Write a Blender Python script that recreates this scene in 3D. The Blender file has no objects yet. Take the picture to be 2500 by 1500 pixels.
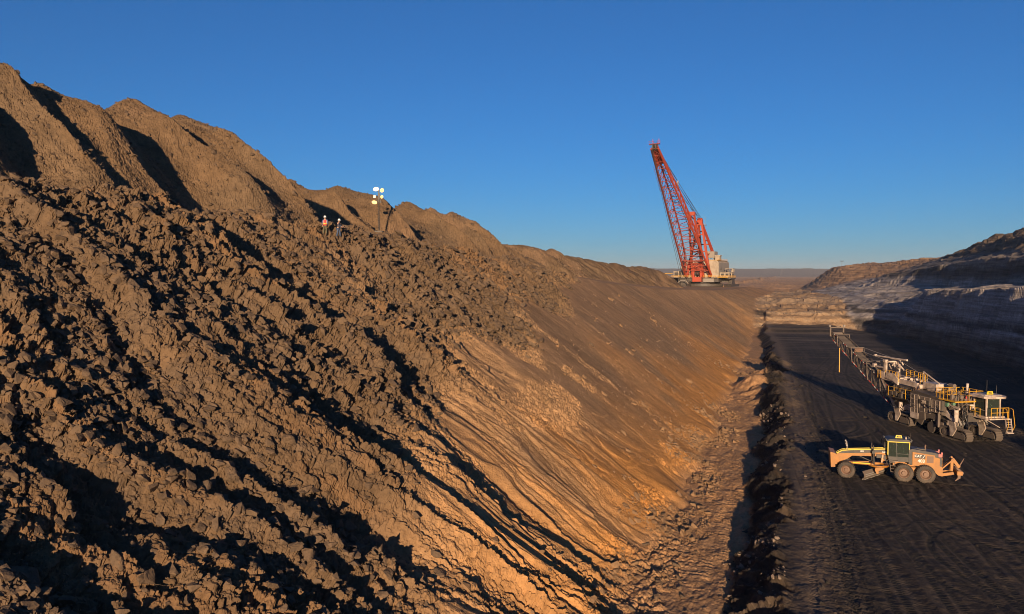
import bpy, bmesh, math, random
import numpy as np
from mathutils import Vector, Matrix

# ------------------------------------------------------------------ camera, sky, sun, exposure
sc = bpy.context.scene
R = math.radians
cam_d = bpy.data.cameras.new("camera"); cam = bpy.data.objects.new("camera", cam_d)
sc.collection.objects.link(cam); sc.camera = cam
cam.location = (0, 0, 18.0)
cam_d.sensor_width = 36.0; cam_d.lens = 36.0 * 1962 / 2500
cam_d.clip_start = 0.5; cam_d.clip_end = 40000
cam.rotation_euler = (math.pi / 2 - math.atan(78 / 1962), 0, 0)

SUN_AZ = (0.105, 0.9945)          # horizontal direction in which the light travels
SUN_EL = 9.5
world = bpy.data.worlds.new("World"); sc.world = world; world.use_nodes = True
wn = world.node_tree.nodes; wl = world.node_tree.links
bg = wn["Background"]
sky = wn.new("ShaderNodeTexSky"); sky.sky_type = 'NISHITA'; sky.sun_disc = False
sky.sun_elevation = R(SUN_EL)
sky.sun_rotation = math.atan2(-SUN_AZ[0], -SUN_AZ[1])
sky.altitude = 4500; sky.air_density = 1.7; sky.dust_density = 1.0; sky.ozone_density = 7.8
wl.new(sky.outputs[0], bg.inputs[0]); bg.inputs[1].default_value = 0.072
sun_d = bpy.data.lights.new("sun", 'SUN'); sun = bpy.data.objects.new("sun", sun_d)
sc.collection.objects.link(sun)
sun_d.energy = 5.0; sun_d.angle = R(0.5); sun_d.color = (1.0, 0.74, 0.48)
sd = Vector((SUN_AZ[0] * math.cos(R(SUN_EL)), SUN_AZ[1] * math.cos(R(SUN_EL)), -math.sin(R(SUN_EL))))
sun.rotation_euler = sd.to_track_quat('-Z', 'Y').to_euler()
sun.location = (-40, -200, 90)
sc.view_settings.view_transform = 'Standard'; sc.view_settings.look = 'None'
sc.cycles.filter_width = 1.0
sc.view_settings.exposure = 0.62; sc.view_settings.gamma = 1.0

# ------------------------------------------------------------------ naming helpers
def tag(o, label=None, cat=None, group=None, kind=None):
    if label: o["label"] = label
    if cat: o["category"] = cat
    if group: o["group"] = group
    if kind: o["kind"] = kind
    return o

def link(o, parent=None):
    sc.collection.objects.link(o)
    if parent is not None: o.parent = parent
    return o

def mesh_np(name, verts, faces, mat=None, attrs=None):
    """verts (n,3), faces (m,k) numpy arrays -> mesh"""
    me = bpy.data.meshes.new(name)
    n, (m, k) = len(verts), faces.shape
    me.vertices.add(n); me.vertices.foreach_set("co", np.ascontiguousarray(verts, np.float32).ravel())
    me.loops.add(m * k); me.loops.foreach_set("vertex_index", np.ascontiguousarray(faces, np.int32).ravel())
    me.polygons.add(m)
    me.polygons.foreach_set("loop_start", np.arange(0, m * k, k, dtype=np.int32))
    me.polygons.foreach_set("use_smooth", np.zeros(m, dtype=bool))
    me.update(calc_edges=True)
    for nm, (dt, arr) in (attrs or {}).items():
        a = me.attributes.new(nm, dt, 'POINT')
        if dt == 'FLOAT_COLOR':
            a.data.foreach_set("color", np.hstack([arr, np.ones((n, 1))]).astype(np.float32).ravel())
        else:
            a.data.foreach_set("value", arr.astype(np.float32))
    if mat: me.materials.append(mat)
    return me

# ------------------------------------------------------------------ noise (numpy)
def _h(ix, iy, seed):
    with np.errstate(over='ignore'):
        h = (ix.astype(np.uint32) * np.uint32(374761393) + iy.astype(np.uint32) * np.uint32(668265263) + np.uint32((seed * 2246822519) & 0xffffffff))
        h = (h ^ (h >> np.uint32(13))) * np.uint32(1274126177)
        h = (h ^ (h >> np.uint32(15))) * np.uint32(2246822519)
        h ^= h >> np.uint32(16)
    return h

def _f(h):
    return (h & np.uint32(0xffff)).astype(np.float32) / 65535.0

def vn(x, y, seed=0):
    x0 = np.floor(x); y0 = np.floor(y)
    fx = (x - x0).astype(np.float32); fy = (y - y0).astype(np.float32)
    ix = x0.astype(np.int64); iy = y0.astype(np.int64)
    ux = fx * fx * fx * (fx * (fx * 6 - 15) + 10); uy = fy * fy * fy * (fy * (fy * 6 - 15) + 10)
    a = _f(_h(ix, iy, seed)); b = _f(_h(ix + 1, iy, seed)); c = _f(_h(ix, iy + 1, seed)); d = _f(_h(ix + 1, iy + 1, seed))
    return (a + (b - a) * ux + (c - a) * uy + (a - b - c + d) * ux * uy) * 2 - 1

def fbm(x, y, o=4, seed=0, g=0.5):
    r = 0; a = 1.0
    for i in range(o):
        r = r + a * vn(x * 2 ** i + 17.3 * i, y * 2 ** i - 9.1 * i, seed + i * 7); a *= g
    return r

def blocks(x, y, seed=0, tilt=0.8):
    """broken rock: every Voronoi cell is a tilted facet; returns height, crack (0 at borders)"""
    x0 = np.floor(x).astype(np.int64); y0 = np.floor(y).astype(np.int64)
    f1 = np.full(x.shape, 9., np.float32); f2 = np.full(x.shape, 9., np.float32); hh = np.zeros(x.shape, np.float32)
    for i in (-1, 0, 1):
        for j in (-1, 0, 1):
            cx = x0 + i; cy = y0 + j; h = _h(cx, cy, seed)
            px = cx + (h & np.uint32(255)).astype(np.float32) / 255; py = cy + ((h >> np.uint32(8)) & np.uint32(255)).astype(np.float32) / 255
            dx = (x - px).astype(np.float32); dy = (y - py).astype(np.float32); d = np.sqrt(dx * dx + dy * dy)
            r1 = ((h >> np.uint32(16)) & np.uint32(255)).astype(np.float32) / 127.5 - 1
            tx = ((h >> np.uint32(20)) & np.uint32(63)).astype(np.float32) / 31.5 - 1; ty = ((h >> np.uint32(26)) & np.uint32(63)).astype(np.float32) / 31.5 - 1
            val = r1 * 0.6 + (dx * tx + dy * ty) * tilt
            m = d < f1
            f2 = np.where(m, f1, np.minimum(f2, d)); hh = np.where(m, val, hh); f1 = np.where(m, d, f1)
    return hh, np.clip((f2 - f1) * 2.5, 0, 1)

def sst(a, b, x):
    k = np.clip((x - a) / (b - a), 0, 1); return k * k * (3 - 2 * k)

# ------------------------------------------------------------------ terrain, in pit coordinates: s along the pit, t to its left
UX, UY = 0.3261, 0.9453
ST = np.array([-150, 60, 110, 171, 225, 250, 276, 288, 300, 340, 450, 525, 590, 640, 720, 1500], float)
KN = [  # (t, z) of the cross section, left to right
 [(400,26),(100,24),(50,23.6),(43,23.0),(9.0,-2.4),(2.5,-2.5),(-.2,0),(-41,0),(-45.6,15.3),(-57.2,16),(-60,22.4),(-67,23),(-90,33),(-400,33)],
 [(400,24),(100,24),(50,23.6),(43,23.0),(9.0,-2.4),(2.5,-2.5),(-.2,0),(-41,0),(-45.6,15.3),(-57.2,16),(-60,22.4),(-67,23),(-90,33),(-400,33)],
 [(400,22),(100,23),(55,22.6),(40.5,20.2),(9.2,-2.4),(2.7,-2.5),(0.1,0),(-41,0),(-45.6,15.3),(-57.2,16),(-60,22.4),(-67,23),(-90,33),(-400,33)],
 [(400,19),(100,21),(52,18.9),(37,16.3),(9.6,-2.1),(4.2,-2.4),(1.8,0),(-41,0),(-45.6,15.3),(-57.2,16),(-60,22.4),(-67,23),(-90,34),(-400,34)],
 [(400,17),(100,18),(50,16.3),(33,14),(10,-1.7),(6.4,-2.0),(4,0),(-36,0),(-40.6,14.3),(-57.2,15.2),(-60,22.6),(-67,23.2),(-88,34.5),(-400,34)],
 [(400,16),(100,16),(50,15.4),(31,13.4),(10.4,-1.4),(8,-1.6),(6,0),(-33,0),(-38,13.8),(-57.2,14.9),(-60,23),(-67,23.5),(-87,35),(-400,34)],
 [(400,15),(100,15),(50,14.7),(29,12.9),(11,-1.0),(9.4,-1.0),(8,0),(-26.5,0),(-41,12.7),(-57.2,14.4),(-60,23.3),(-67,23.8),(-86,36),(-400,34)],
 [(400,15),(100,15),(50,14.4),(28,12.7),(11,0.5),(9.6,0.4),(8,0.2),(-22,0.3),(-38,11.5),(-57,14),(-60,23.5),(-67,24),(-85,36.3),(-400,34)],
 [(400,14),(100,15),(50,14.0),(27,12.5),(11,3.6),(9.6,3.4),(8,3.4),(-19,4.2),(-33,9.5),(-56.6,13.9),(-60,23.5),(-67,24),(-85,36.5),(-400,34)],
 [(400,14),(100,14),(50,12.8),(22,12.2),(12,8.4),(9.6,8.2),(8,8),(-19,9.2),(-31,10.8),(-54.5,13.6),(-58,22.3),(-66,24),(-85,36.3),(-400,34)],
 [(400,12),(100,12),(50,11.7),(19,11.5),(9,7.4),(5,6.8),(0,6.6),(-12,8),(-17,10),(-25,12),(-35,14.5),(-50,17),(-86,31.5),(-400,30)],
 [(400,10),(100,10),(50,10),(19,9.8),(9,7),(5,6.6),(0,6.4),(-11,8),(-16,9),(-24,11),(-33,14),(-46,16.5),(-86,28.5),(-400,26)],
 [(400,9),(100,9),(50,9),(19,9),(9,7),(5,6.4),(0,6.4),(-8,8.4),(-14,12),(-22,18),(-31,23.6),(-42,25.4),(-86,28),(-400,26)],
 [(400,8),(100,8),(50,8),(19,8),(9,7),(5,6.4),(0,6.4),(-8,8.4),(-14,12),(-22,18),(-31,23.6),(-42,25),(-86,27),(-400,25)],
 [(400,8),(100,8),(50,8),(19,8),(9,7),(5,6.5),(0,6.5),(-20,6.5),(-25,7),(-31,7.6),(-40,8.5),(-50,9),(-85,10),(-400,12)],
 [(400,7),(100,7),(50,7),(19,7),(9,7),(5,7),(0,7),(-20,7),(-25,7),(-31,7),(-40,7),(-50,7),(-85,7),(-400,7)],
]
KN = np.array(KN, float)
CONES = [(16,68,41),(30,66.5,39.5),(40,65.5,36.3),(47.3,64,36.3),(53,63,34.4),(64.2,62,35.6),(71.3,62,35.1),(105,71,32.6),(116,70,32.6),(129,71.5,29.8),(141,71,32.2),(151,70.5,31.8),
         (160,70,31.6),(173,72,28),
         (-2,74,42),(-20,74,43),(-42,76,43)]
RB_S = [-100, 29, 38, 43, 57, 84, 113, 135, 175]; RB_T = [15, 16.5, 19, 22, 27, 29, 33, 36, 42]

TRACKS = [(-8.4, .145, -.0012), (-4.2, .045, 0), (-15.3, .16, -.001), (-2.4, .03, .0003), (-11.5, .12, -.002), (-19, .1, .001), (-6.2, .1, .0015), (-23, .22, -.001), (-13, .02, .0012), (-28, .15, .0005)]
def wheelmarks(s, t, w=.24):
    m = np.zeros(s.shape); u = s - 60
    for (a, h, k) in TRACKS:
        d = np.abs(np.abs(t - (a + h * u + k * u * u + .25 * np.sin(u / 9 + a))) - 1.05)
        m = np.maximum(m, np.exp(-(d / w) ** 4) * (.75 + .25 * vn(s / 5 + a, t / 5, 19)))
    for (cs, ct, rr) in ((93, -15, 17), (72, -24, 15), (104, 3, 12), (58, -19, 11), (82, -8, 21)):
        d = np.abs(np.abs(np.hypot(s - cs, t - ct) - rr) - 1.05); m = np.maximum(m, np.exp(-(d / w) ** 4) * sst(-.2, .3, vn(s / 14 + cs, t / 14, 20)))
    return m * sst(20, 34, s) * (1 - sst(150, 220, s))

def terrain(X, Y):
    """height plus masks at world X, Y (arrays)"""
    s = (X * UX + Y * UY).astype(np.float64); t = (-X * UY + Y * UX).astype(np.float64)
    r = np.hypot(X, Y)
    near = np.clip(1.25 - r / 420, 0, 1)
    sw = s + 1.5 * vn(s / 23, t / 23, 3); nn = 1 - sst(55, 95, s) * (t > 4); tw = t + (.25 + .7 * nn) * vn(s / 11, t / 17, 5) * near + 0.4 * nn * vn(s / 3.7, t / 9, 6) * near
    tw = tw + (1.0 * fbm(s / 8, s * 0 + 2, 3, 8) + .2 * vn(s / 1.9, t / 4, 9)) * sst(13, 9, t) * sst(-3, 0, t) * near
    tw = tw + (1.5 * fbm(s / 16, s * 0 + 5, 3, 10, .5) + .10 * vn(s / 2, t * 0 + 1, 18)) * sst(-24, -30, t) * (s < 420)
    # keep the left crest / toe lines a little ragged
    kt = [np.interp(sw, ST, KN[:, i, 0]) for i in range(14)]; kz = [np.interp(sw, ST, KN[:, i, 1]) for i in range(14)]
    z = np.where(tw > kt[0], kz[0], kz[13])
    for i in range(13):
        a, b = kt[i + 1], kt[i]
        m = (tw <= b) & (tw > a)
        z = np.where(m, kz[i + 1] + (kz[i] - kz[i + 1]) * (tw - a) / np.maximum(b - a, .01), z)
    crest, toe, stripr, edge, foot = kt[3], kt[4], kt[5], kt[6], kt[7]
    # ---- spoil cones
    sc_ = s + 1.3 * fbm(s / 7, t / 16, 2, 11); tc_ = t + 1.6 * fbm(s / 9, t / 9, 2, 12)
    zc = np.full(s.shape, -50.0); spur = np.zeros(s.shape)
    for (cs, ct, ch) in CONES:
        ds = sc_ - cs; dt = tc_ - ct
        c = ch - 0.76 * (np.sqrt(ds * ds * 1.05 + dt * dt + .5) - .6)
        zc = np.maximum(zc, c)
        if cs < 200:
            env = sst(1, 8, -dt) * (1 - sst(13, 21, -dt))
            spur = np.maximum(spur, 2.7 * env * np.exp(-np.abs((ds - .12 * dt + .5 * vn(s / 2.5, t / 4, 17)) / 2.4) ** 1.15))
    zc = zc + spur
    rc = np.interp(s, [165, 180, 190, 203, 226, 254, 279, 306, 338, 356, 372], [22, 25.6, 26.9, 25.6, 25.0, 24.4, 23.3, 22.4, 21.6, 20.2, 10]) + .9 * fbm(s / 9, s * 0 + .3, 3, 13) * (s > 185)
    rt = np.interp(s, [180, 254, 306, 356], [70.5, 70, 65, 57]) + 2.2 * fbm(s / 13, s * 0 + 7, 2, 14)
    dr_ = np.abs(t - rt + 1.6 * fbm(s / 8, t / 12, 3, 15)); zr = rc - .62 * (np.sqrt(dr_ * dr_ + 1.2) - 1.1) + 1.1 * np.clip(fbm((s - .5 * dr_) / 6.5, dr_ / 16, 3, 16), -.4, 1) * sst(0, 5, dr_)
    zc = np.maximum(zc, np.where(s > 165, zr, -50))
    for (cs, ct, ch) in ((176, 60, 22.4), (171, 55, 20.8)):
        zc = np.maximum(zc, ch - .72 * np.hypot(sc_ - cs, tc_ - ct))
    spoil = sst(-1.2, 0.8, zc - z) * (t > 30)
    z = np.where(t > 30, np.maximum(z, zc), z)
    # ---- masks
    slope = sst(toe - 1.5, toe + 1.5, tw) * (1 - spoil) * (1 - sst(0, 9, tw - crest))
    left = sst(toe - 1, toe + 2, tw)
    rb = np.interp(s, RB_S, RB_T) + 3.2 * fbm(s / 14, t / 14, 3, 21)
    rock = sst(-2.2, 2.2, t - rb) * (1 - sst(110, 190, s)) * left * (1 - spoil * 0.9) * (1 - .75 * sst(1.0, 5.0, t - crest))
    strip = sst(stripr - .7, stripr + .7, tw) * (1 - left)
    face = sst(edge - .8, edge + .3, tw) * (1 - sst(stripr - .3, stripr + .8, tw)) * (s < 292)
    floor = (1 - sst(edge - .6, edge + .2, tw)) * sst(foot - 1.5, foot + .5, tw) * (s < 300)
    wall = (1 - sst(foot - 2, foot + .5, tw)) * (s < 700)
    far = sst(520, 700, s)
    endw = sst(277, 290, s) * (1 - far) * (1 - left) * (1 - wall)
    # ---- relief on the bank: down-slope ridges and gullies, curving
    ws = s + 0.10 * (t - 25) + 2.3 * fbm(s / 19, t / 15, 2, 31) + 0.75 * fbm(s / 5, t / 6, 2, 33)
    g1 = fbm(ws / 5.6, t / 27, 3, 41, 0.55)
    g2 = 1 - 2 * np.abs(fbm(ws / 2.3, t / 12, 2, 43, 0.5))
    g3 = fbm(ws / 0.85, t / 5.5, 2, 45, 0.6)
    nearfade = 1 - sst(70, 150, s)
    D = np.zeros(s.shape)
    amp_o = slope * (0.045 + 0.955 * (1 - sst(44, 82, s)) ) * (1 - 0.45 * sst(0, 9, rb - 9 - t))
    ridge = (0.40 * g1 + 0.30 * g2 + .13 * (1 - 2.4 * np.abs(fbm(ws / 1.1, t / 8, 3, 50, .55))) + 0.05 * g3)
    D += ridge * amp_o * (1 - rock) * 1.0
    D += rock * (0.74 * g1 + 0.30 * g2 + .17 * (1 - 2.4 * np.abs(fbm(ws / 1.6, t / 11, 3, 48, .55)))) * (0.35 + 0.65 * nearfade)
    # stepped slump edges in the orange sand
    k = fbm(ws / 6 + 3, t / 5, 3, 47); sl = sst(-0.05, 0.05, k) * 0.10 + sst(0.35, 0.42, k) * .07
    D -= sl * slope * (1 - rock) * (1 - sst(60, 105, s)) 
    g4 = fbm(ws / 0.30, t / 4.0, 2, 46, 0.6)
    D += (.028 - .026 * sst(50, 85, s)) * g4 * slope * (1 - rock) * (1 - sst(120, 200, s)) * sst(-.4, .4, vn(s / 7, t / 9, 49))
    D += slope * sst(70, 110, s) * (.05 * fbm(s / 2.1, t / 3.2, 4, 54, .6) + .12 * fbm(s / 17, t / 19, 2, 55)) * (1 - sst(300, 400, s))
    D += 0.005 * g3 * slope * sst(80, 130, s) * (1 - sst(260, 330, s))
    # spoil piles: fine rills
    D += spoil * (0.20 * fbm(ws / 1.9, t / 10, 3, 51, .6) + 0.16 * fbm(s / 6, t / 8, 3, 52) + .10 * sst(90, 200, s) * fbm(s / 1.7, t / 1.7, 3, 53, .6))
    # broken rock
    msk = (r < 260) & (left > 0.02)
    idx = np.nonzero(msk)
    if len(idx[0]):
        ss = ws[idx] * 0.6 + s[idx] * 0.4; tt = t[idx] * 1.25; rk = rock[idx]; sl_ = slope[idx]; sp = spoil[idx]
        jit = 0.35 * vn(ss * 1.3, tt * 1.3, 61)
        acc = np.zeros(ss.shape)
        dens = 0.58 + 0.42 * sst(-0.45, 0.35, fbm(ss / 7, tt / 10, 2, 66))
        clump = sst(-0.05, 0.5, fbm(ss / 4.2 + 5, tt / 6.5, 3, 67))
        for (cs, am, tl, sd_) in ((1.9, .24, 1.0, 71), (0.9, .30, 1.15, 72), (0.45, .25, 1.15, 73), (0.22, .15, 1.0, 74), (.12, .05, 1.0, 75)):
            h, cr = blocks(ss / cs + jit, tt / (cs * 1.35) - jit, sd_, tl)
            wgt = rk * dens + clump * (1 - rk) * sl_ * (0.5 if cs < 0.8 else 0.12) * (1 - sst(75, 120, s[idx]))
            if cs < 0.9: wgt = wgt + sp * (0.12 if cs > .3 else .38)
            acc += wgt * am * (h + 0.5 * (cr - 0.6))
        D[idx] += acc
    # slump hollows: a scarp on the near side, filled again further on
    for (hs, ht, ws_, wt, dp) in ((25, 24.6, 3.2, 2.6, 1.7), (21.8, 23.2, 2.6, 2.4, 1.4), (50.5, 27.2, 3.6, 2.4, 1.9), (42.5, 24.4, 3.4, 3.2, 1.5), (23.6, 28.2, 2.0, 2.4, .9), (34.5, 31, 2.4, 3, .9),
                                  (52, 34.6, 3, 3.0, 1.0), (33, 19.2, 3, 2.6, 1.2), (62, 33.5, 3.2, 3, 1.2), (45, 36, 3, 2.6, 1.0), (46, 17.5, 3.2, 3, .9), (29, 35, 2, 3, .9), (69, 27, 4, 3.4, 1.2)):
        ds = ws - hs - .25 * (t - ht); e = np.exp(-((t - ht + .7 * vn(s, t, 68)) / wt) ** 2)
        D -= dp * e * sst(-.5, .35, ds + .5 * fbm(s / .9, t / .9, 2, 69)) * np.exp(-np.clip(ds, 0, None) / ws_) * left
    # toe rubble on the dirt strip and face of the coal bench
    msk = (r < 200) & (strip + face > 0.02)
    idx = np.nonzero(msk)
    if len(idx[0]):
        ss, tt = s[idx], t[idx]; st_ = strip[idx]; fc = face[idx]
        pat = sst(-0.1, 0.5, fbm(ss / 5, tt / 2.6, 3, 81)) * (0.25 + 0.75 * sst(5.6, 8.6, tt))
        h1, c1 = blocks(ss / .55, tt / .55, 82, .9); h2, c2 = blocks(ss / .24, tt / .24, 83, .9)
        acc = st_ * pat * (.17 * (h1 + .5 * (c1 - .5)) + .09 * (h2 + .5 * (c2 - .5)))
        acc += st_ * (.035 * fbm(ss / .22, tt / 1.3, 2, 84) * sst(-.3, .3, vn(ss / 7, tt / 1.1, 85)) + .09 * fbm(ss / 2.2, tt / .8, 4, 86, .6))
        wv = ss - 0.8 * tt + 1.5 * vn(ss / 6, tt / 6, 87)
        D[idx] += fc * (0.30 * (1 - 2 * np.abs(fbm(wv / 2.6, tt / 5, 4, 88, .6))) + .25 * fbm(ss / 1.4, tt / 1.6, 3, 89, .6) + .05 * (h1 + .4 * (c1 - .5)) + .06 * h2)
        z[idx] += acc
    # coal floor: berm at the edge, ruts, scraped sheets
    track = np.zeros(s.shape)
    msk = floor > 0.02
    idx = np.nonzero(msk)
    if len(idx[0]):
        ss, tt = s[idx], t[idx]; fl = floor[idx]; nf = np.clip(1.3 - r[idx] / 230, 0, 1)
        q = tt + 0.00055 * (ss - 150) ** 2 * np.sign(150 - ss) * 1.0 + 1.1 * vn(ss / 37, tt / 25, 91)
        qq = q / 2.35; rid = np.floor(qq); fr = qq - rid
        on = _f(_h(rid.astype(np.int64), rid.astype(np.int64) * 0 + np.floor(ss / 45 + vn(rid, rid * 0.3, 95)).astype(np.int64), 92)) > 0.68
        rut = np.exp(-((fr - .5) / .16) ** 2) * on
        acc = -0.075 * rut + 0.05 * np.exp(-((np.abs(fr - .5) - .27) / .07) ** 2) * on
        wh = wheelmarks(ss, tt); acc -= .07 * wh
        acc += 0.07 * fbm(ss / 9, tt / 4, 3, 93) + .02 * fbm(q / .45, ss / 8, 3, 94) + .035 * fbm(ss / .8, tt / .8, 3, 96)
        rough = sst(0.05, 0.6, fbm(ss / 13 + 3, tt / 8, 2, 97)) * sst(-11, -22, tt) 
        hb, cb = blocks(ss / .5, tt / .5, 98, .9)
        acc += rough * .16 * (hb + .4 * cb)
        berm = np.exp(-((tt + 1.6 - edge[idx]) / 1.3) ** 2)
        hb2, cb2 = blocks(ss / .3, tt / .3, 99, .9)
        acc += berm * (.10 + .07 * fbm(ss / 1.6, tt / 1.0, 3, 90)) + .05 * hb2 * np.exp(-((tt + 3.2 - edge[idx]) / 1.6) ** 2)
        z[idx] += acc * fl * nf
        # raised coal at the far end
        z[idx] += fl * 1.2 * sst(262, 272, ss) * sst(-24, -10, tt)
        track[idx] = np.clip(rut * .7 + .15 + wh * 1.6, 0, 2) * fl
    # coal heaps on the bench edge
    for (hs, ht, hr, hh) in ((150, 5.2, 7, 2.6), (141, 3.6, 6, 1.6), (132, 2.6, 6, 1.2), (169, 3.4, 6, 1.9), (120, 1.2, 6, .8)):
        d = np.sqrt(((s - hs) / 1.15) ** 2 + ((t - ht) / .75) ** 2)
        z = z + hh * sst(hr, 0, d + .8 * fbm(s / 2.2, t / 2.2, 2, 101)) * (1 - left)
    # highwall: ledges, flutes, hummocks
    msk = wall > 0.02
    idx = np.nonzero(msk)
    if len(idx[0]):
        ss, tt = s[idx], t[idx]; zz = z[idx]; w = wall[idx]
        fl_ = fbm(ss / 6, tt / 22, 4, 111, .55)
        z[idx] += w * (.16 * fl_ + .35 * fbm(ss / 17, tt / 17, 2, 113) + .3 * sst(0.1, .5, fbm(ss / 2.7, tt / 5, 3, 112)))
        st2 = zz / 2.3 + .4 * vn(ss / 15, tt / 30, 116); z[idx] += w * .85 * (np.floor(st2) + sst(.3, .7, st2 - np.floor(st2)) - st2)
        h, c_ = blocks(ss / 2.2, tt / 2.2, 114, .9); z[idx] += w * h * (.10 * sst(8, 12, zz) + .3 * sst(22.5, 25, zz))
        hs_ = sst(24, 29, zz)
        z[idx] += hs_ * w * (1.6 * fbm(ss / 19, tt / 12, 3, 115) )
    # end wall and plain
    bl, bc = blocks(s / 5.5, t / 5.5, 121, .8)
    z = z + endw * (.9 * fbm(s / 8, t / 12, 4, 122, .55) + .45 * bl + .14 * fbm(s / 1.8, t / 1.8, 3, 124, .6))
    ledge = (z * .55) - np.floor(z * .55)
    z = z + endw * .5 * (sst(.35, .65, ledge) - ledge)
    z = z + far * (1.0 * fbm(s / 13, t / 17, 3, 132) * (1 - sst(900, 2500, r)) + 1.4 * fbm(s / 60, t / 60, 4, 131) + 2.2 * sst(0, 1, fbm(s / 190, t / 120, 3, 133)))
    # distant mesas
    m1 = fbm(X / 2600 + 7.7, Y / 1500 + 3.1, 3, 141)
    z = z + 62 * sst(-.10, .10, m1) * sst(4200, 6800, r) * sst(4000, 6500, Y)
    z = z + 30 * sst(-.05, .06, fbm(X / 1500 + 1.7, Y / 800, 3, 143)) * sst(2600, 3600, Y) * (0.35) * (1 - sst(.12, .32, X / np.maximum(Y, 1)))
    th = .62 * np.clip(slope + spoil * .9, 0, 1) - .62 * face
    z = z + D * np.sqrt(1 - th * th); sh = D * th
    masks = dict(DX=sh * UY, DY=-sh * UX, s=s, t=t, r=r, rock=rock, slope=slope, left=left, spoil=spoil, strip=strip, face=face, floor=floor, wall=wall, far=far, endw=endw, track=track, tw=tw, toe=toe, edge=edge, foot=foot, stripr=stripr, crest=crest, rb=rb, ws=ws, g1=g1)
    return z, masks

def hgt(x, y):
    z, _ = terrain(np.array([float(x)]), np.array([float(y)])); return float(z[0])

def mixc(c, m, col):
    return c + (np.array(col)[None, :] - c) * m[:, None]

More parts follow.
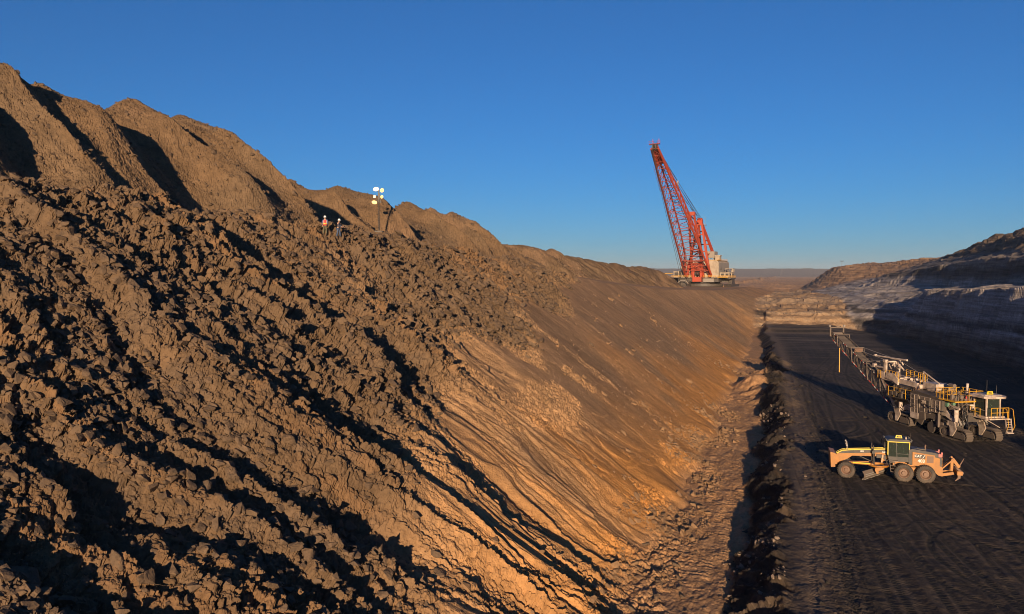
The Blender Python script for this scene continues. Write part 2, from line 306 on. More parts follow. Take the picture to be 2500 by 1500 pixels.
def colour(z, M):
    """the ground's own colours: soil, rock, sand, coal, strata; plus painted shade high on the highwall"""
    s, t = M['s'], M['t']; n = len(s)
    n1 = fbm(s / 9, t / 11, 3, 201); kf = sst(55, 95, s); n2 = fbm(M['ws'] / 2.4, t / 14, 3, 202) * (1 - kf) + .9 * kf * fbm(M['ws'] / 12, t / 15, 3, 214); n3 = fbm(s / 1.1, t / 1.4, 2, 203)
    c = np.tile(np.array([.34, .20, .10]), (n, 1))
    # bank: brown dirt with orange sand low down and further along
    c = mixc(c, sst(-.6, .9, n2) * .55 * M['slope'], (.22, .132, .068))
    low = M['slope'] * sst(24, 8, t + 5 * n2 + 3 * n1) * sst(25, 55, s) * (1 - .65 * sst(150, 260, s))
    c = mixc(c, np.clip(low, 0, 1) * .95, (.46, .212, .060))
    pat = M['slope'] * sst(.15, .55, n1 + .5 * n2) * sst(70, 110, s) * .6
    c = mixc(c, pat, (.245, .155, .085))
    dk = M['slope'] * sst(.1, .7, fbm(M['ws'] / 13, t / 22, 3, 208)) * sst(14, 24, t) * sst(60, 110, s)
    c = mixc(c, dk * .25, (.22, .135, .072))
    c = mixc(c, M['rock'] * (.92), (.118, .077, .046))
    c = mixc(c, M['rock'] * sst(.1, .6, n2) * .5, (.24, .132, .062))
    c = mixc(c, M['rock'] * sst(.2, .7, n3 + .3 * n1) * .35, (.085, .062, .045))
    c = mixc(c, M['spoil'], (.148, .092, .050))
    c = mixc(c, M['spoil'] * sst(-.1, .6, n1 + .4 * n2) * .5, (.13, .09, .056))
    c = mixc(c, M['spoil'] * sst(.2, .6, fbm(s / 22, t / 9, 3, 209)) * .5, (.23, .14, .08))
    c = mixc(c, M['strip'], (.38, .21, .10))
    c = mixc(c, M['strip'] * sst(-.2, .5, n3 + n1) * .5, (.27, .165, .09))
    coal = np.array([.030, .024, .020])
    c = mixc(c, np.clip(M['floor'] + M['face'], 0, 1), coal)
    cn = fbm(s / 14, t / 3.2, 4, 204)
    c = mixc(c, M['floor'] * sst(.0, .7, cn) * .6, (.058, .044, .034))
    c = mixc(c, M['floor'] * sst(.1, .6, -cn) * .5, (.028, .024, .021))
    q = t + 0.00055 * (s - 150) ** 2 * np.sign(150 - s) + 1.1 * vn(s / 37, t / 25, 91)
    c = mixc(c, M['floor'] * sst(.05, .7, fbm(q / .42, s / 14, 3, 215)) * .28, (.085, .064, .048))
    c = mixc(c, M['floor'] * sst(105, 140, s) * sst(.0, .45, fbm(s / 2.6 + t / 30, t / 34, 4, 217, .6)) * .6, (.075, .056, .042))
    c = mixc(c, M['floor'] * sst(.05, .6, fbm(q / 1.1, s / 20, 3, 216)) * .4, (.024, .020, .018))
    wm = wheelmarks(s, t); c = mixc(c, M['floor'] * np.clip(wm, 0, 1) * .6, (.018, .0175, .0155))
    c = mixc(c, M['floor'] * np.clip(wheelmarks(s, t, .55) - wm, 0, 1) * .5, (.11, .082, .06))
    pale = M['floor'] * sst(200, 235, s) * sst(.05, .35, fbm(s / 3.3, t / 40, 3, 205)) * sst(-30, -12, t)
    c = mixc(c, pale * .8, (.12, .09, .065))
    c = mixc(c, M['face'] * sst(.2, .6, fbm(s / 2.2 - t / 3, t / 7, 3, 212)) * .5, (.13, .09, .06))
    c = mixc(c, M['floor'] * np.exp(-((t + 1.3 - M['edge']) / 1.3) ** 2) * .85, (.13, .092, .064))
    # end wall
    c = mixc(c, M['endw'], (.29, .185, .105))
    zz = z + 1.0 * fbm(s / 21, t / 21, 3, 206)
    e2 = fbm(s / 60, zz / .9, 3, 207)
    c = mixc(c, M['endw'] * sst(.1, .5, e2) * .5, (.34, .25, .17))
    c = mixc(c, M['endw'] * sst(3.5, 4.2, zz) * (1 - sst(5.0, 5.6, zz)) * sst(-.2, .4, n1) * (1 - sst(300, 318, s)), (.05, .04, .034))
    # highwall strata, and shade painted over the upper tiers
    w = M['wall']
    c = mixc(c, w, (.28, .235, .20))
    c = mixc(c, w * sst(-.1, .5, e2) * .7, (.40, .345, .30))
    c = mixc(c, w * (1 - sst(3.2, 4.4, zz)) * .85, (.035, .030, .027))
    c = mixc(c, w * sst(5.6, 6.0, zz) * (1 - sst(6.9, 7.4, zz)) * .7, (.045, .04, .036))
    c = mixc(c, w * sst(17.0, 18.0, zz) * (1 - sst(20.2, 21, zz)) * .85, (.055, .046, .04))
    c = mixc(c, w * sst(22.5, 23.5, zz) * (1 - sst(24.5, 26.5, zz)) * .7, (.28, .235, .195))
    c = mixc(c, w * sst(15.6, 17, zz) * .55, (.085, .07, .058))  # upper tiers darkened in the colour to stand in for their shade
    c = mixc(c, w * sst(24.5, 27, zz) * .9, (.13, .09, .06))
    c = mixc(c, w * sst(440, 530, s) * .9, (.36, .21, .11))
    c = mixc(c, M['far'] * .95, (.46, .26, .13))
    c = mixc(c, M['far'] * sst(.0, .6, fbm(s / 90, t / 45, 4, 210)) * .55, (.34, .20, .12))
    c = mixc(c, M['far'] * sst(.3, .7, fbm(s / 50 + 9, t / 70, 3, 211)) * .5, (.38, .25, .15))
    c = mixc(c, sst(3600, 5500, M['r']) * .9, (.10, .072, .056))
    c = c * (1 + .16 * n3[:, None] * (1 - .7 * M['floor'][:, None]))
    return np.clip(c, .008, .7)

# ------------------------------------------------------------------ materials
def nodes(name):
    m = bpy.data.materials.new(name); m.use_nodes = True
    nt = m.node_tree; return m, nt, nt.nodes["Principled BSDF"], nt.nodes, nt.links

def terrain_material(name, grain=1.0, rough=0.95, tread=False, strata=False):
    m, nt, b, N, L = nodes(name)
    at = N.new("ShaderNodeAttribute"); at.attribute_name = "col"
    geo = N.new("ShaderNodeNewGeometry")
    no = N.new("ShaderNodeTexNoise"); no.inputs['Scale'].default_value = 2.6; no.inputs['Detail'].default_value = 8; no.inputs['Roughness'].default_value = .68
    L.new(geo.outputs['Position'], no.inputs['Vector'])
    mr = N.new("ShaderNodeMapRange"); mr.inputs['From Min'].default_value = .3; mr.inputs['From Max'].default_value = .7; mr.inputs['To Min'].default_value = .72; mr.inputs['To Max'].default_value = 1.28
    L.new(no.outputs['Fac'], mr.inputs['Value'])
    mx = N.new("ShaderNodeMix"); mx.data_type = 'RGBA'; mx.blend_type = 'MULTIPLY'; mx.inputs['Factor'].default_value = 1
    L.new(at.outputs['Color'], mx.inputs[6]); L.new(mr.outputs['Result'], mx.inputs[7])
    base = mx.outputs[2]
    if strata:
        ms = N.new("ShaderNodeMapping"); ms.inputs['Scale'].default_value = (.035, .035, 1.1); L.new(geo.outputs['Position'], ms.inputs['Vector'])
        ns = N.new("ShaderNodeTexNoise"); ns.inputs['Scale'].default_value = 1.6; ns.inputs['Detail'].default_value = 7; ns.inputs['Roughness'].default_value = .7; L.new(ms.outputs['Vector'], ns.inputs['Vector'])
        m3 = N.new("ShaderNodeMapRange"); m3.inputs['From Min'].default_value = .38; m3.inputs['From Max'].default_value = .62; m3.inputs['To Min'].default_value = .55; m3.inputs['To Max'].default_value = 1.3; L.new(ns.outputs['Fac'], m3.inputs['Value'])
        m4 = N.new("ShaderNodeMix"); m4.data_type = 'RGBA'; m4.blend_type = 'MULTIPLY'; m4.inputs['Factor'].default_value = 1; L.new(base, m4.inputs[6]); L.new(m3.outputs['Result'], m4.inputs[7]); base = m4.outputs[2]
    L.new(base, b.inputs['Base Color'])
    b.inputs['Roughness'].default_value = rough; b.inputs['Specular IOR Level'].default_value = .15
    vo = N.new("ShaderNodeTexVoronoi"); vo.inputs['Scale'].default_value = 7.5; vo.feature = 'F1'
    L.new(geo.outputs['Position'], vo.inputs['Vector'])
    ad = N.new("ShaderNodeMath"); ad.operation = 'MULTIPLY_ADD'; ad.inputs[1].default_value = -.35
    L.new(vo.outputs['Distance'], ad.inputs[0]); L.new(no.outputs['Fac'], ad.inputs[2])
    h = ad.outputs[0]
    if tread:
        # lugs and scraper marks pressed in across the direction of travel
        wv = N.new("ShaderNodeTexWave"); wv.wave_type = 'BANDS'; wv.bands_direction = 'X'
        wv.inputs['Scale'].default_value = 1.3; wv.inputs['Distortion'].default_value = 7.0; wv.inputs['Detail'].default_value = 3
        mp = N.new("ShaderNodeMapping"); mp.vector_type = 'POINT'; mp.inputs['Rotation'].default_value = (0, 0, -math.atan2(UY, UX) + .12)
        L.new(geo.outputs['Position'], mp.inputs['Vector']); L.new(mp.outputs['Vector'], wv.inputs['Vector'])
        ta = N.new("ShaderNodeAttribute"); ta.attribute_name = "track"
        ml = N.new("ShaderNodeMath"); ml.operation = 'MULTIPLY'; L.new(wv.outputs['Fac'], ml.inputs[0]); L.new(ta.outputs['Fac'], ml.inputs[1])
        m2 = N.new("ShaderNodeMath"); m2.operation = 'MULTIPLY_ADD'; m2.inputs[1].default_value = .35; L.new(ml.outputs[0], m2.inputs[0]); L.new(h, m2.inputs[2]); h = m2.outputs[0]
    bp = N.new("ShaderNodeBump"); bp.inputs['Strength'].default_value = .8; bp.inputs['Distance'].default_value = .12 * grain
    L.new(h, bp.inputs['Height']); L.new(bp.outputs['Normal'], b.inputs['Normal'])
    return m

# ------------------------------------------------------------------ the ground as one polar sheet
QUAL = 1.0
az = np.concatenate([np.arange(-38, 38, .055 / QUAL), np.arange(38, 60, .5), np.arange(60, 300, 3), np.arange(300, 322, .5)])
def logr(a, b, k): return np.exp(np.arange(math.log(a), math.log(b), k / QUAL))
rad = np.concatenate([logr(6, 15, .02), logr(15, 125, .0022), logr(125, 300, .0024), logr(300, 480, .0055), logr(480, 900, .012), logr(900, 26000, .025)])
A, Rr = np.meshgrid(np.radians(az), rad, indexing='ij')
GX = (Rr * np.sin(A)).ravel(); GY = (Rr * np.cos(A)).ravel()
GZ = np.empty(len(GX)); GC = np.empty((len(GX), 3)); GT = np.empty(len(GX)); GID = np.empty(len(GX), np.int8)
CH = 250000
for i in range(0, len(GX), CH):
    sl = slice(i, i + CH)
    zz, M = terrain(GX[sl], GY[sl]); GZ[sl] = zz; GX[sl] += M['DX']; GY[sl] += M['DY']; GC[sl] = colour(zz, M); GT[sl] = M['track']
    zid = np.where(M['tw'] > M['toe'], 0, np.where(M['tw'] > M['stripr'], 1, np.where(M['tw'] > M['foot'], 2, 3)))
    zid = np.where((zid == 0) & (M['spoil'] > .5), 4, zid)
    zid = np.where((M['s'] > 283) & (zid > 0) & (zid < 3), 5, zid)
    zid = np.where((M['s'] > 640) | (M['r'] > 900), 6, zid)
    GID[sl] = zid
na, nr = len(az), len(rad)
ii, jj = np.meshgrid(np.arange(na), np.arange(nr - 1), indexing='ij')
i2 = (ii + 1) % na
Fq = np.stack([ii * nr + jj, ii * nr + jj + 1, i2 * nr + jj + 1, i2 * nr + jj], -1).reshape(-1, 4)[:, ::-1]
GV = np.stack([GX, GY, GZ], 1)
ZN = ["spoil_bank", "dirt_track", "pit_floor", "highwall", "spoil_ridge", "pit_end_slope", "desert_plain"]
ZM = [terrain_material("bank_soil"), terrain_material("track_dirt", .8), terrain_material("coal_dust", .55, .9, True), terrain_material("highwall_rock", 1.2, strata=True), terrain_material("spoil_soil", 1.1), terrain_material("end_rock", 1.6), terrain_material("desert_soil", 2.0)]
fid = GID[Fq[:, 0]]
for k, nm in enumerate(ZN):
    fk = Fq[fid == k]
    if not len(fk): continue
    u, inv = np.unique(fk, return_inverse=True)
    at = {"col": ('FLOAT_COLOR', GC[u])}
    if k == 2: at["track"] = ('FLOAT', GT[u])
    o = bpy.data.objects.new(nm, mesh_np(nm, GV[u], inv.reshape(-1, 4), ZM[k], at)); link(o); tag(o, kind="structure")
# small patch of ground straight below the viewpoint
u = np.arange(na) * nr
cz = float(GZ[u].mean()); pv = np.vstack([GV[u], [[0, 0, cz]]])
pf = np.stack([np.arange(na), (np.arange(na) + 1) % na, np.full(na, na)], 1)[:, ::-1]
o = bpy.data.objects.new("ground", mesh_np("ground", pv, pf, ZM[2], {"col": ('FLOAT_COLOR', np.tile([.03, .025, .02], (len(pv), 1))), "track": ('FLOAT', np.zeros(len(pv)))})); link(o); tag(o, kind="structure")
del Fq, fid, ii, jj, i2

# ------------------------------------------------------------------ loose rock
rng = np.random.default_rng(7)
def to_world(s, t): return s * UX - t * UY, s * UY + t * UX
def rock_shape(seed, fine=False, npts=11):
    """angular broken stone: hull of a few random points; a big one gets rough split faces"""
    g = np.random.default_rng(seed); bm = bmesh.new()
    P = g.normal(size=(npts, 3)); P /= np.linalg.norm(P, axis=1)[:, None]; P *= g.uniform(.78, 1.05, (npts, 1)); P *= np.array([1, g.uniform(.6, .9), g.uniform(.42, .7)])
    vs = [bm.verts.new(v) for v in P]; r = bmesh.ops.convex_hull(bm, input=vs)
    bmesh.ops.delete(bm, geom=list({v for v in r['geom_interior'] + r['geom_unused'] if isinstance(v, bmesh.types.BMVert)}), context='VERTS')
    bmesh.ops.triangulate(bm, faces=bm.faces[:])
    if fine:
        bmesh.ops.bevel(bm, geom=bm.edges[:], offset=.045, segments=1, affect='EDGES', profile=.5)
        bmesh.ops.triangulate(bm, faces=bm.faces[:])
        for it in range(4):
            L = [e for e in bm.edges if e.calc_length() > .13]
            if not L: break
            bmesh.ops.subdivide_edges(bm, edges=L, cuts=1); bmesh.ops.triangulate(bm, faces=[f for f in bm.faces if len(f.verts) > 3])
    bm.verts.index_update()
    V = np.array([v.co[:] for v in bm.verts]); Fc = np.array([[v.index for v in f.verts] for f in bm.faces]); bm.free()
    if fine:
        d = V / np.linalg.norm(V, axis=1)[:, None]
        k = .055 * vn(V[:, 0] * 3 + V[:, 1] * 1.5, V[:, 2] * 5 + seed, seed) + .03 * vn(V[:, 0] * 8 + 5, V[:, 1] * 7 + V[:, 2] * 9, seed + 1) + .025 * np.sign(vn(V[:, 2] * 6 + .4 * V[:, 0], V[:, 1] * .6, seed + 2))
        V = V + d * k[:, None]
    return V, Fc

def slope_frames(n, steep=.65, g=rng):
    """random rotations whose short axis leans along the slope normal (towards the pit)"""
    nx = np.array([-UY * -1, UX * -1, 0]) * .6  # downslope, horizontal
    base = np.array([UY * .55, -UX * .55, .83])
    zax = base[None] + g.normal(scale=steep * .55, size=(n, 3)); zax /= np.linalg.norm(zax, axis=1)[:, None]
    x = g.normal(size=(n, 3)) + np.array([UY, -UX, -.7]) * .9; x -= (x * zax).sum(1)[:, None] * zax; x /= np.linalg.norm(x, axis=1)[:, None]
    return np.stack([x, np.cross(zax, x), zax], 2)

def rock_mat(name, col, col2, sc_=2.2):
    m, nt, b, N, L = nodes(name)
    geo = N.new("ShaderNodeNewGeometry"); no = N.new("ShaderNodeTexNoise"); no.inputs['Scale'].default_value = sc_; no.inputs['Detail'].default_value = 9; no.inputs['Roughness'].default_value = .7
    L.new(geo.outputs['Position'], no.inputs['Vector'])
    cr = N.new("ShaderNodeValToRGB"); cr.color_ramp.elements[0].position = .34; cr.color_ramp.elements[1].position = .66
    cr.color_ramp.elements[0].color = (*col2, 1); cr.color_ramp.elements[1].color = (*col, 1)
    L.new(no.outputs['Fac'], cr.inputs['Fac']); L.new(cr.outputs['Color'], b.inputs['Base Color'])
    b.inputs['Roughness'].default_value = .93; b.inputs['Specular IOR Level'].default_value = .15
    n2 = N.new("ShaderNodeTexNoise"); n2.inputs['Scale'].default_value = 9; n2.inputs['Detail'].default_value = 8; L.new(geo.outputs['Position'], n2.inputs['Vector'])
    bp = N.new("ShaderNodeBump"); bp.inputs['Strength'].default_value = .7; bp.inputs['Distance'].default_value = .06; L.new(n2.outputs['Fac'], bp.inputs['Height']); L.new(bp.outputs['Normal'], b.inputs['Normal'])
    return m
RM_BROWN = rock_mat("brown_rock", (.165, .108, .066), (.085, .06, .042))
RM_PALE = rock_mat("pale_rock", (.26, .19, .14), (.15, .115, .09))
RM_COAL = rock_mat("coal_lump", (.05, .04, .033), (.02, .018, .016))
RM_SAND = rock_mat("clod", (.26, .155, .08), (.17, .105, .06))

def scatter(name, mat, s, t, size, label, steep=.65, sink=.25, seed=1):
    """many loose stones nobody could count, as one mesh"""
    n = len(s); g = np.random.default_rng(seed)
    x, y = to_world(s, t); z, M = terrain(x, y); x = x + M['DX']; y = y + M['DY']
    B = slope_frames(n, steep, g); VV = []; FF = []; off = 0
    for k, (lo, hi, sub) in enumerate(((0, .2, 1), (.2, 9, 2))):
        for v in range(6):
            idx = np.nonzero((size >= lo) & (size < hi) & (np.arange(n) % 6 == v))[0]
            if not len(idx): continue
            P, Fc = rock_shape(100 * k + v + seed * 17, False, 8 + 2 * sub + v % 3)
            W = np.einsum('nij,pj->npi', B[idx], P) * size[idx][:, None, None]
            W += np.stack([x[idx], y[idx], z[idx]], 1)[:, None, :] + B[idx][:, None, :, 2] * (size[idx] * (.45 - sink))[:, None, None] * .5
            VV.append(W.reshape(-1, 3)); FF.append((Fc[None] + (np.arange(len(idx)) * len(P))[:, None, None]).reshape(-1, 3) + off); off += len(idx) * len(P)
    o = bpy.data.objects.new(name, mesh_np(name, np.vstack(VV), np.vstack(FF), mat)); link(o)
    return tag(o, label, "rubble", kind="stuff")

def pick(n, s0, s1, t0, t1, wfun, g, smin, smax, pw):
    m = n * 9
    # uniform in log distance so that the stones stay about as dense in the picture
    s = np.exp(g.uniform(math.log(s0), math.log(s1), m)); t = g.uniform(t0, t1, m)
    x, y = to_world(s, t); _, M = terrain(x, y)
    w = wfun(M); k = np.nonzero(g.uniform(0, 1, m) < w)[0][:n]
    size = smin * g.uniform(1e-3, 1, len(k)) ** (-1 / pw); size = np.minimum(size, smax) * (.55 + .45 * np.clip(s[k] / 60, 0, 2.4))
    return s[k], t[k], size
g = np.random.default_rng(11)
def w_bank(M): return np.clip(M['rock'] * (.06 + .94 * sst(-.2, .35, fbm(M['ws'] / 3.4, M['t'] / 10, 3, 301))), 0, 1)
s_, t_, z_ = pick(60000, 11, 170, 12, 48, w_bank, g, .075, .5, 1.75); scatter("rubble", RM_BROWN, s_, t_, z_, "broken brown rock fragments covering the left bank", sink=.05, seed=1)
def w_spoil(M): return np.clip(M['spoil'] * .8 * (M['s'] < 230), 0, 1) * (.4 + .6 * sst(-.3, .5, fbm(M['s'] / 5, M['t'] / 9, 3, 302)))
s_, t_, z_ = pick(22000, 34, 230, 42, 76, w_spoil, g, .06, .34, 2.0); scatter("spoil_rubble", RM_BROWN, s_, t_, z_, "small stones strewn over the dumped spoil piles", seed=2)
def w_toe(M): return np.clip((M['strip'] * sst(5.0, 9, M['t']) + M['slope'] * sst(14, 9, M['t']) * .8 + M['slope'] * (1 - M['rock']) * .05), 0, 1) * sst(.05, .55, fbm(M['s'] / 4.5, M['t'] / 3.5, 3, 303)) 
s_, t_, z_ = pick(9000, 34, 170, 3, 34, w_toe, g, .06, .45, 1.8); scatter("toe_rubble", RM_SAND, s_, t_, z_, "tan clods and stones along the foot of the left bank", seed=3)
def w_coal(M): return np.clip(M['face'] * .8 + M['floor'] * np.exp(-((M['t'] + 2.4 - M['edge']) / 1.2) ** 2) * .4 + .006 * M['floor'], 0, 1)
s_, t_, z_ = pick(4500, 36, 190, -36, 8, w_coal, g, .035, .26, 2.2); scatter("coal_rubble", RM_COAL, s_, t_, z_, "black coal lumps along the edge of the pit floor", seed=4)
def w_pale(M): return np.clip(M['face'] * .9, 0, 1) * sst(.15, .5, fbm(M['s'] / 3, M['t'] / 2, 2, 305))
s_, t_, z_ = pick(420, 38, 120, 0, 6, w_pale, g, .07, .32, 1.8); scatter("pale_rubble", RM_PALE, s_, t_, z_, "pale stones lying on the dark face of the coal bench", seed=5)

# boulders, each its own object
BM = []
for k in range(12):
    P, Fc = rock_shape(500 + k, True, 11 + k % 5)
    BM.append((mesh_np("boulder", P, Fc, RM_BROWN), mesh_np("boulder", P, Fc, RM_PALE)))
def boulder(x, y, size, k, label, group=None, pale=False, sink=.2, name="boulder", g=g, flat=None, cat="boulder"):
    z, M = terrain(np.array([x]), np.array([y])); B = Matrix(slope_frames(1, .5 if flat is None else flat, g)[0].tolist())
    o = bpy.data.objects.new(name, BM[k % 12][1 if pale else 0])
    nrm = B.col[2]
    o.matrix_world = Matrix.Translation(Vector((x + M['DX'][0], y + M['DY'][0], z[0])) + nrm * size * (.4 - sink)) @ B.to_4x4() @ Matrix.Diagonal((size, size, size, 1))
    link(o); tag(o, label, cat, group); return o
HERO = [ # s, t, half size, shape, label
 (30.6, 24.0, .74, 3, "large pale blocky boulder standing alone with a long shadow beside it"),
 (52.3, 33.6, .80, 1, "broad flat brown slab lying in the middle of the rocky bank"),
 (20.0, 25.0, .55, 5, "angular boulder at the left edge with a bright split face"),
 (19.6, 23.4, .85, 7, "biggest dark rounded boulder near the lower left corner"),
 (18.9, 24.6, .60, 2, "wedge shaped boulder just left of the biggest dark boulder"),
 (23.4, 24.9, .55, 9, "chunky boulder at the lip of the dark hollow on the lower left"),
 (22.2, 22.4, .50, 4, "boulder with a flat sunlit top below the dark hollow"),
 (43.2, 21.9, .75, 6, "flat slab tilted on the lower bank casting a star shaped shadow"),
 (47.5, 19.8, .70, 8, "thin tan slab jutting from the orange lower slope"),
 (41.5, 40.4, .62, 10, "rounded boulder on the crest below the spoil piles at left"),
 (39.0, 41.5, .55, 0, "upright boulder on the left crest, beside the rounded one"),
 (61.5, 29.0, .70, 11, "block perched above the dark pocket in the middle of the bank"),
 (103.0, 24.5, .55, 3, "single dark boulder on the smooth brown part of the bank"),
 (36.6, 16.2, .45, 1, "small boulder with a rounded shadow on the lower orange slope"),
]
for (s0, t0, hz, k, lb) in HERO:
    x, y = to_world(s0, t0); boulder(x, y, hz, k, lb, sink=.18, flat=.3)
def w_b(M): return np.clip(M['rock'] * (.35 + .65 * sst(-.3, .4, fbm(M['ws'] / 6, M['t'] / 11, 3, 306))), 0, 1)
s_, t_, z_ = pick(236, 14, 85, 14, 45, w_b, g, .24, .6, 2.6)
x_, y_ = to_world(s_, t_)
for i in range(len(s_)):
    boulder(float(x_[i]), float(y_[i]), float(z_[i]), i, "brown angular boulder half buried in the rubble of the left bank", "boulders in the rubble of the left bank")
s_, t_, z_ = pick(26, 42, 60, 5.6, 10.5, lambda M: np.clip(M['strip'] + M['slope'], 0, 1), g, .20, .42, 2.5); x_, y_ = to_world(s_, t_)
for i in range(len(s_)):
    boulder(float(x_[i]), float(y_[i]), float(z_[i]), i + 4, "tan boulder lying on the dirt at the foot of the bank", "boulders at the foot of the bank", flat=1.0)
s_, t_, z_ = pick(16, 42, 80, .6, 4.0, lambda M: M['face'], g, .18, .36, 2.8); x_, y_ = to_world(s_, t_)
for i in range(len(s_)):
    boulder(float(x_[i]), float(y_[i]), float(z_[i]), i + 2, "pale boulder lying on the shaded face of the coal bench", "boulders on the coal bench face", pale=True, flat=1.0)
boulder(26.1, 70.9, .26, 3, "small grey stone lying alone on the coal in front of the grader", pale=True, name="stone", flat=1.5, cat="stone")
boulder(46.5, 63.5, .35, 6, "pale stone lying on the coal near the right edge", pale=True, name="stone", flat=1.5, cat="stone")

# ------------------------------------------------------------------ mesh builder for machines
class MB:
    def __init__(s): s.v = []; s.f = []
    def add(s, vs, fs):
        o = len(s.v); s.v += [tuple(v) for v in vs]; s.f += [tuple(i + o for i in f) for f in fs]; return s
    def box(s, c, d, rot=None):
        c = Vector(c); vs = []
        for x in (-.5, .5):
            for y in (-.5, .5):
                for z in (-.5, .5):
                    p = Vector((x * d[0], y * d[1], z * d[2]))
                    if rot is not None: p = rot @ p
                    vs.append(c + p)
        return s.add(vs, [(0, 1, 3, 2), (4, 6, 7, 5), (0, 4, 5, 1), (2, 3, 7, 6), (0, 2, 6, 4), (1, 5, 7, 3)])
    def bx(s, x0, x1, y0, y1, z0, z1): return s.box(((x0 + x1) / 2, (y0 + y1) / 2, (z0 + z1) / 2), (abs(x1 - x0), abs(y1 - y0), abs(z1 - z0)))
    def frame(s, p, q, up=(0, 0, 1)):
        p = Vector(p); q = Vector(q); d = (q - p); L = d.length or 1e-6; d /= L; u = Vector(up)
        if abs(d.dot(u)) > .98: u = Vector((1, 0, 0))
        a = d.cross(u).normalized(); b = a.cross(d); return p, q, a, b
    def bar(s, p, q, w, h=None, w2=None, h2=None, up=(0, 0, 1)):
        h = h or w; w2 = w2 or w; h2 = h2 or h; p, q, a, b = s.frame(p, q, up)
        vs = [p + a * (i * w / 2) + b * (j * h / 2) for i, j in ((-1, -1), (1, -1), (1, 1), (-1, 1))] + [q + a * (i * w2 / 2) + b * (j * h2 / 2) for i, j in ((-1, -1), (1, -1), (1, 1), (-1, 1))]
        return s.add(vs, [(3, 2, 1, 0), (4, 5, 6, 7), (0, 1, 5, 4), (1, 2, 6, 5), (2, 3, 7, 6), (3, 0, 4, 7)])
    def tube(s, p, q, r, n=8, r2=None):
        r2 = r if r2 is None else r2; p, q, a, b = s.frame(p, q); vs = []
        for c, rr in ((p, r), (q, r2)):
            for k in range(n):
                t = 2 * math.pi * k / n; vs.append(c + a * (rr * math.cos(t)) + b * (rr * math.sin(t)))
        return s.add(vs, [tuple(range(n - 1, -1, -1)), tuple(range(n, 2 * n))] + [(k, (k + 1) % n, n + (k + 1) % n, n + k) for k in range(n)])
    def path(s, pts, r, n=6):
        for a, b in zip(pts[:-1], pts[1:]): s.tube(a, b, r, n)
        return s
    def prism(s, pts, ax, a, b):
        n = len(pts)
        def P(u, v, w): return {'y': (u, w, v), 'x': (w, u, v), 'z': (u, v, w)}[ax]
        vs = [P(u, v, a) for u, v in pts] + [P(u, v, b) for u, v in pts]
        return s.add(vs, [tuple(range(n - 1, -1, -1)), tuple(range(n, 2 * n))] + [(k, (k + 1) % n, n + (k + 1) % n, n + k) for k in range(n)])
    def lathe(s, prof, c, ax='y', n=24):
        """profile of (radius, offset along the axis)"""
        vs = []; m = len(prof); c = Vector(c)
        for k in range(n):
            t = 2 * math.pi * k / n
            for r, h in prof:
                u, v = r * math.cos(t), r * math.sin(t)
                vs.append(c + Vector({'y': (u, h, v), 'x': (h, u, v), 'z': (u, v, h)}[ax]))
        fs = [(k * m + i, k * m + i + 1, ((k + 1) % n) * m + i + 1, ((k + 1) % n) * m + i) for k in range(n) for i in range(m - 1)]
        return s.add(vs, fs)
    def build(s, name, mat, parent=None, smooth=False):
        me = bpy.data.meshes.new(name); me.from_pydata(s.v, [], s.f); me.update()
        bm = bmesh.new(); bm.from_mesh(me); bmesh.ops.recalc_face_normals(bm, faces=bm.faces); bm.to_mesh(me); bm.free()
        if smooth:
            for p in me.polygons: p.use_smooth = True
        me.materials.append(mat); return link(bpy.data.objects.new(name, me), parent)

def thing(name, label, cat, loc, rz=0, group=None):
    o = bpy.data.objects.new(name, None); o.empty_display_size = .5; link(o); o.location = loc; o.rotation_euler = (0, 0, rz)
    return tag(o, label, cat, group)

def paint(name, col, rough=.5, dirt=(.10, .07, .05), amount=.45, metal=0, scale=1.2):
    """paint under a film of mine dust"""
    m, nt, b, N, L = nodes(name)
    tc = N.new("ShaderNodeTexCoord"); no = N.new("ShaderNodeTexNoise"); no.inputs['Scale'].default_value = scale; no.inputs['Detail'].default_value = 8; no.inputs['Roughness'].default_value = .65
    L.new(tc.outputs['Object'], no.inputs['Vector'])
    mr = N.new("ShaderNodeMapRange"); mr.inputs['From Min'].default_value = .42; mr.inputs['From Max'].default_value = .72; mr.inputs['To Max'].default_value = amount; L.new(no.outputs['Fac'], mr.inputs['Value'])
    mx = N.new("ShaderNodeMix"); mx.data_type = 'RGBA'; mx.inputs[6].default_value = (*col, 1); mx.inputs[7].default_value = (*dirt, 1)
    L.new(mr.outputs['Result'], mx.inputs['Factor']); L.new(mx.outputs[2], b.inputs['Base Color'])
    b.inputs['Roughness'].default_value = rough; b.inputs['Metallic'].default_value = metal
    return m
P_CAT = paint("grader_paint", (.36, .142, .014), .45, (.15, .07, .028), .6)
P_BLK = paint("dark_paint", (.035, .032, .03), .55, (.12, .085, .06), .6)
P_TYRE = paint("tyre_rubber", (.045, .038, .033), .85, (.14, .10, .07), .8)
P_RIM = paint("rim_paint", (.17, .095, .06), .6, (.15, .10, .07), .6)
P_HIVIS = paint("reflective_yellow", (.62, .46, .02), .45, (.4, .3, .1), .2)
P_WHITE = paint("dusty_white", (.54, .43, .345), .55, (.15, .10, .068), .95)
P_CREAM = paint("cream_paint", (.36, .295, .22), .6, (.17, .12, .075), .8, scale=.5)
P_GREYP = paint("panel_grey", (.16, .122, .095), .6, (.12, .09, .07), .6)
P_DARK = paint("oily_steel", (.06, .05, .043), .6, (.13, .095, .07), .6)
P_TRACK = paint("crawler_steel", (.10, .075, .058), .75, (.07, .055, .045), .7)
P_RAIL = paint("rail_yellow", (.62, .32, .02), .45, (.3, .18, .06), .3)
P_RED = paint("boom_red", (.37, .045, .013), .6, (.20, .06, .03), .5, scale=.2)
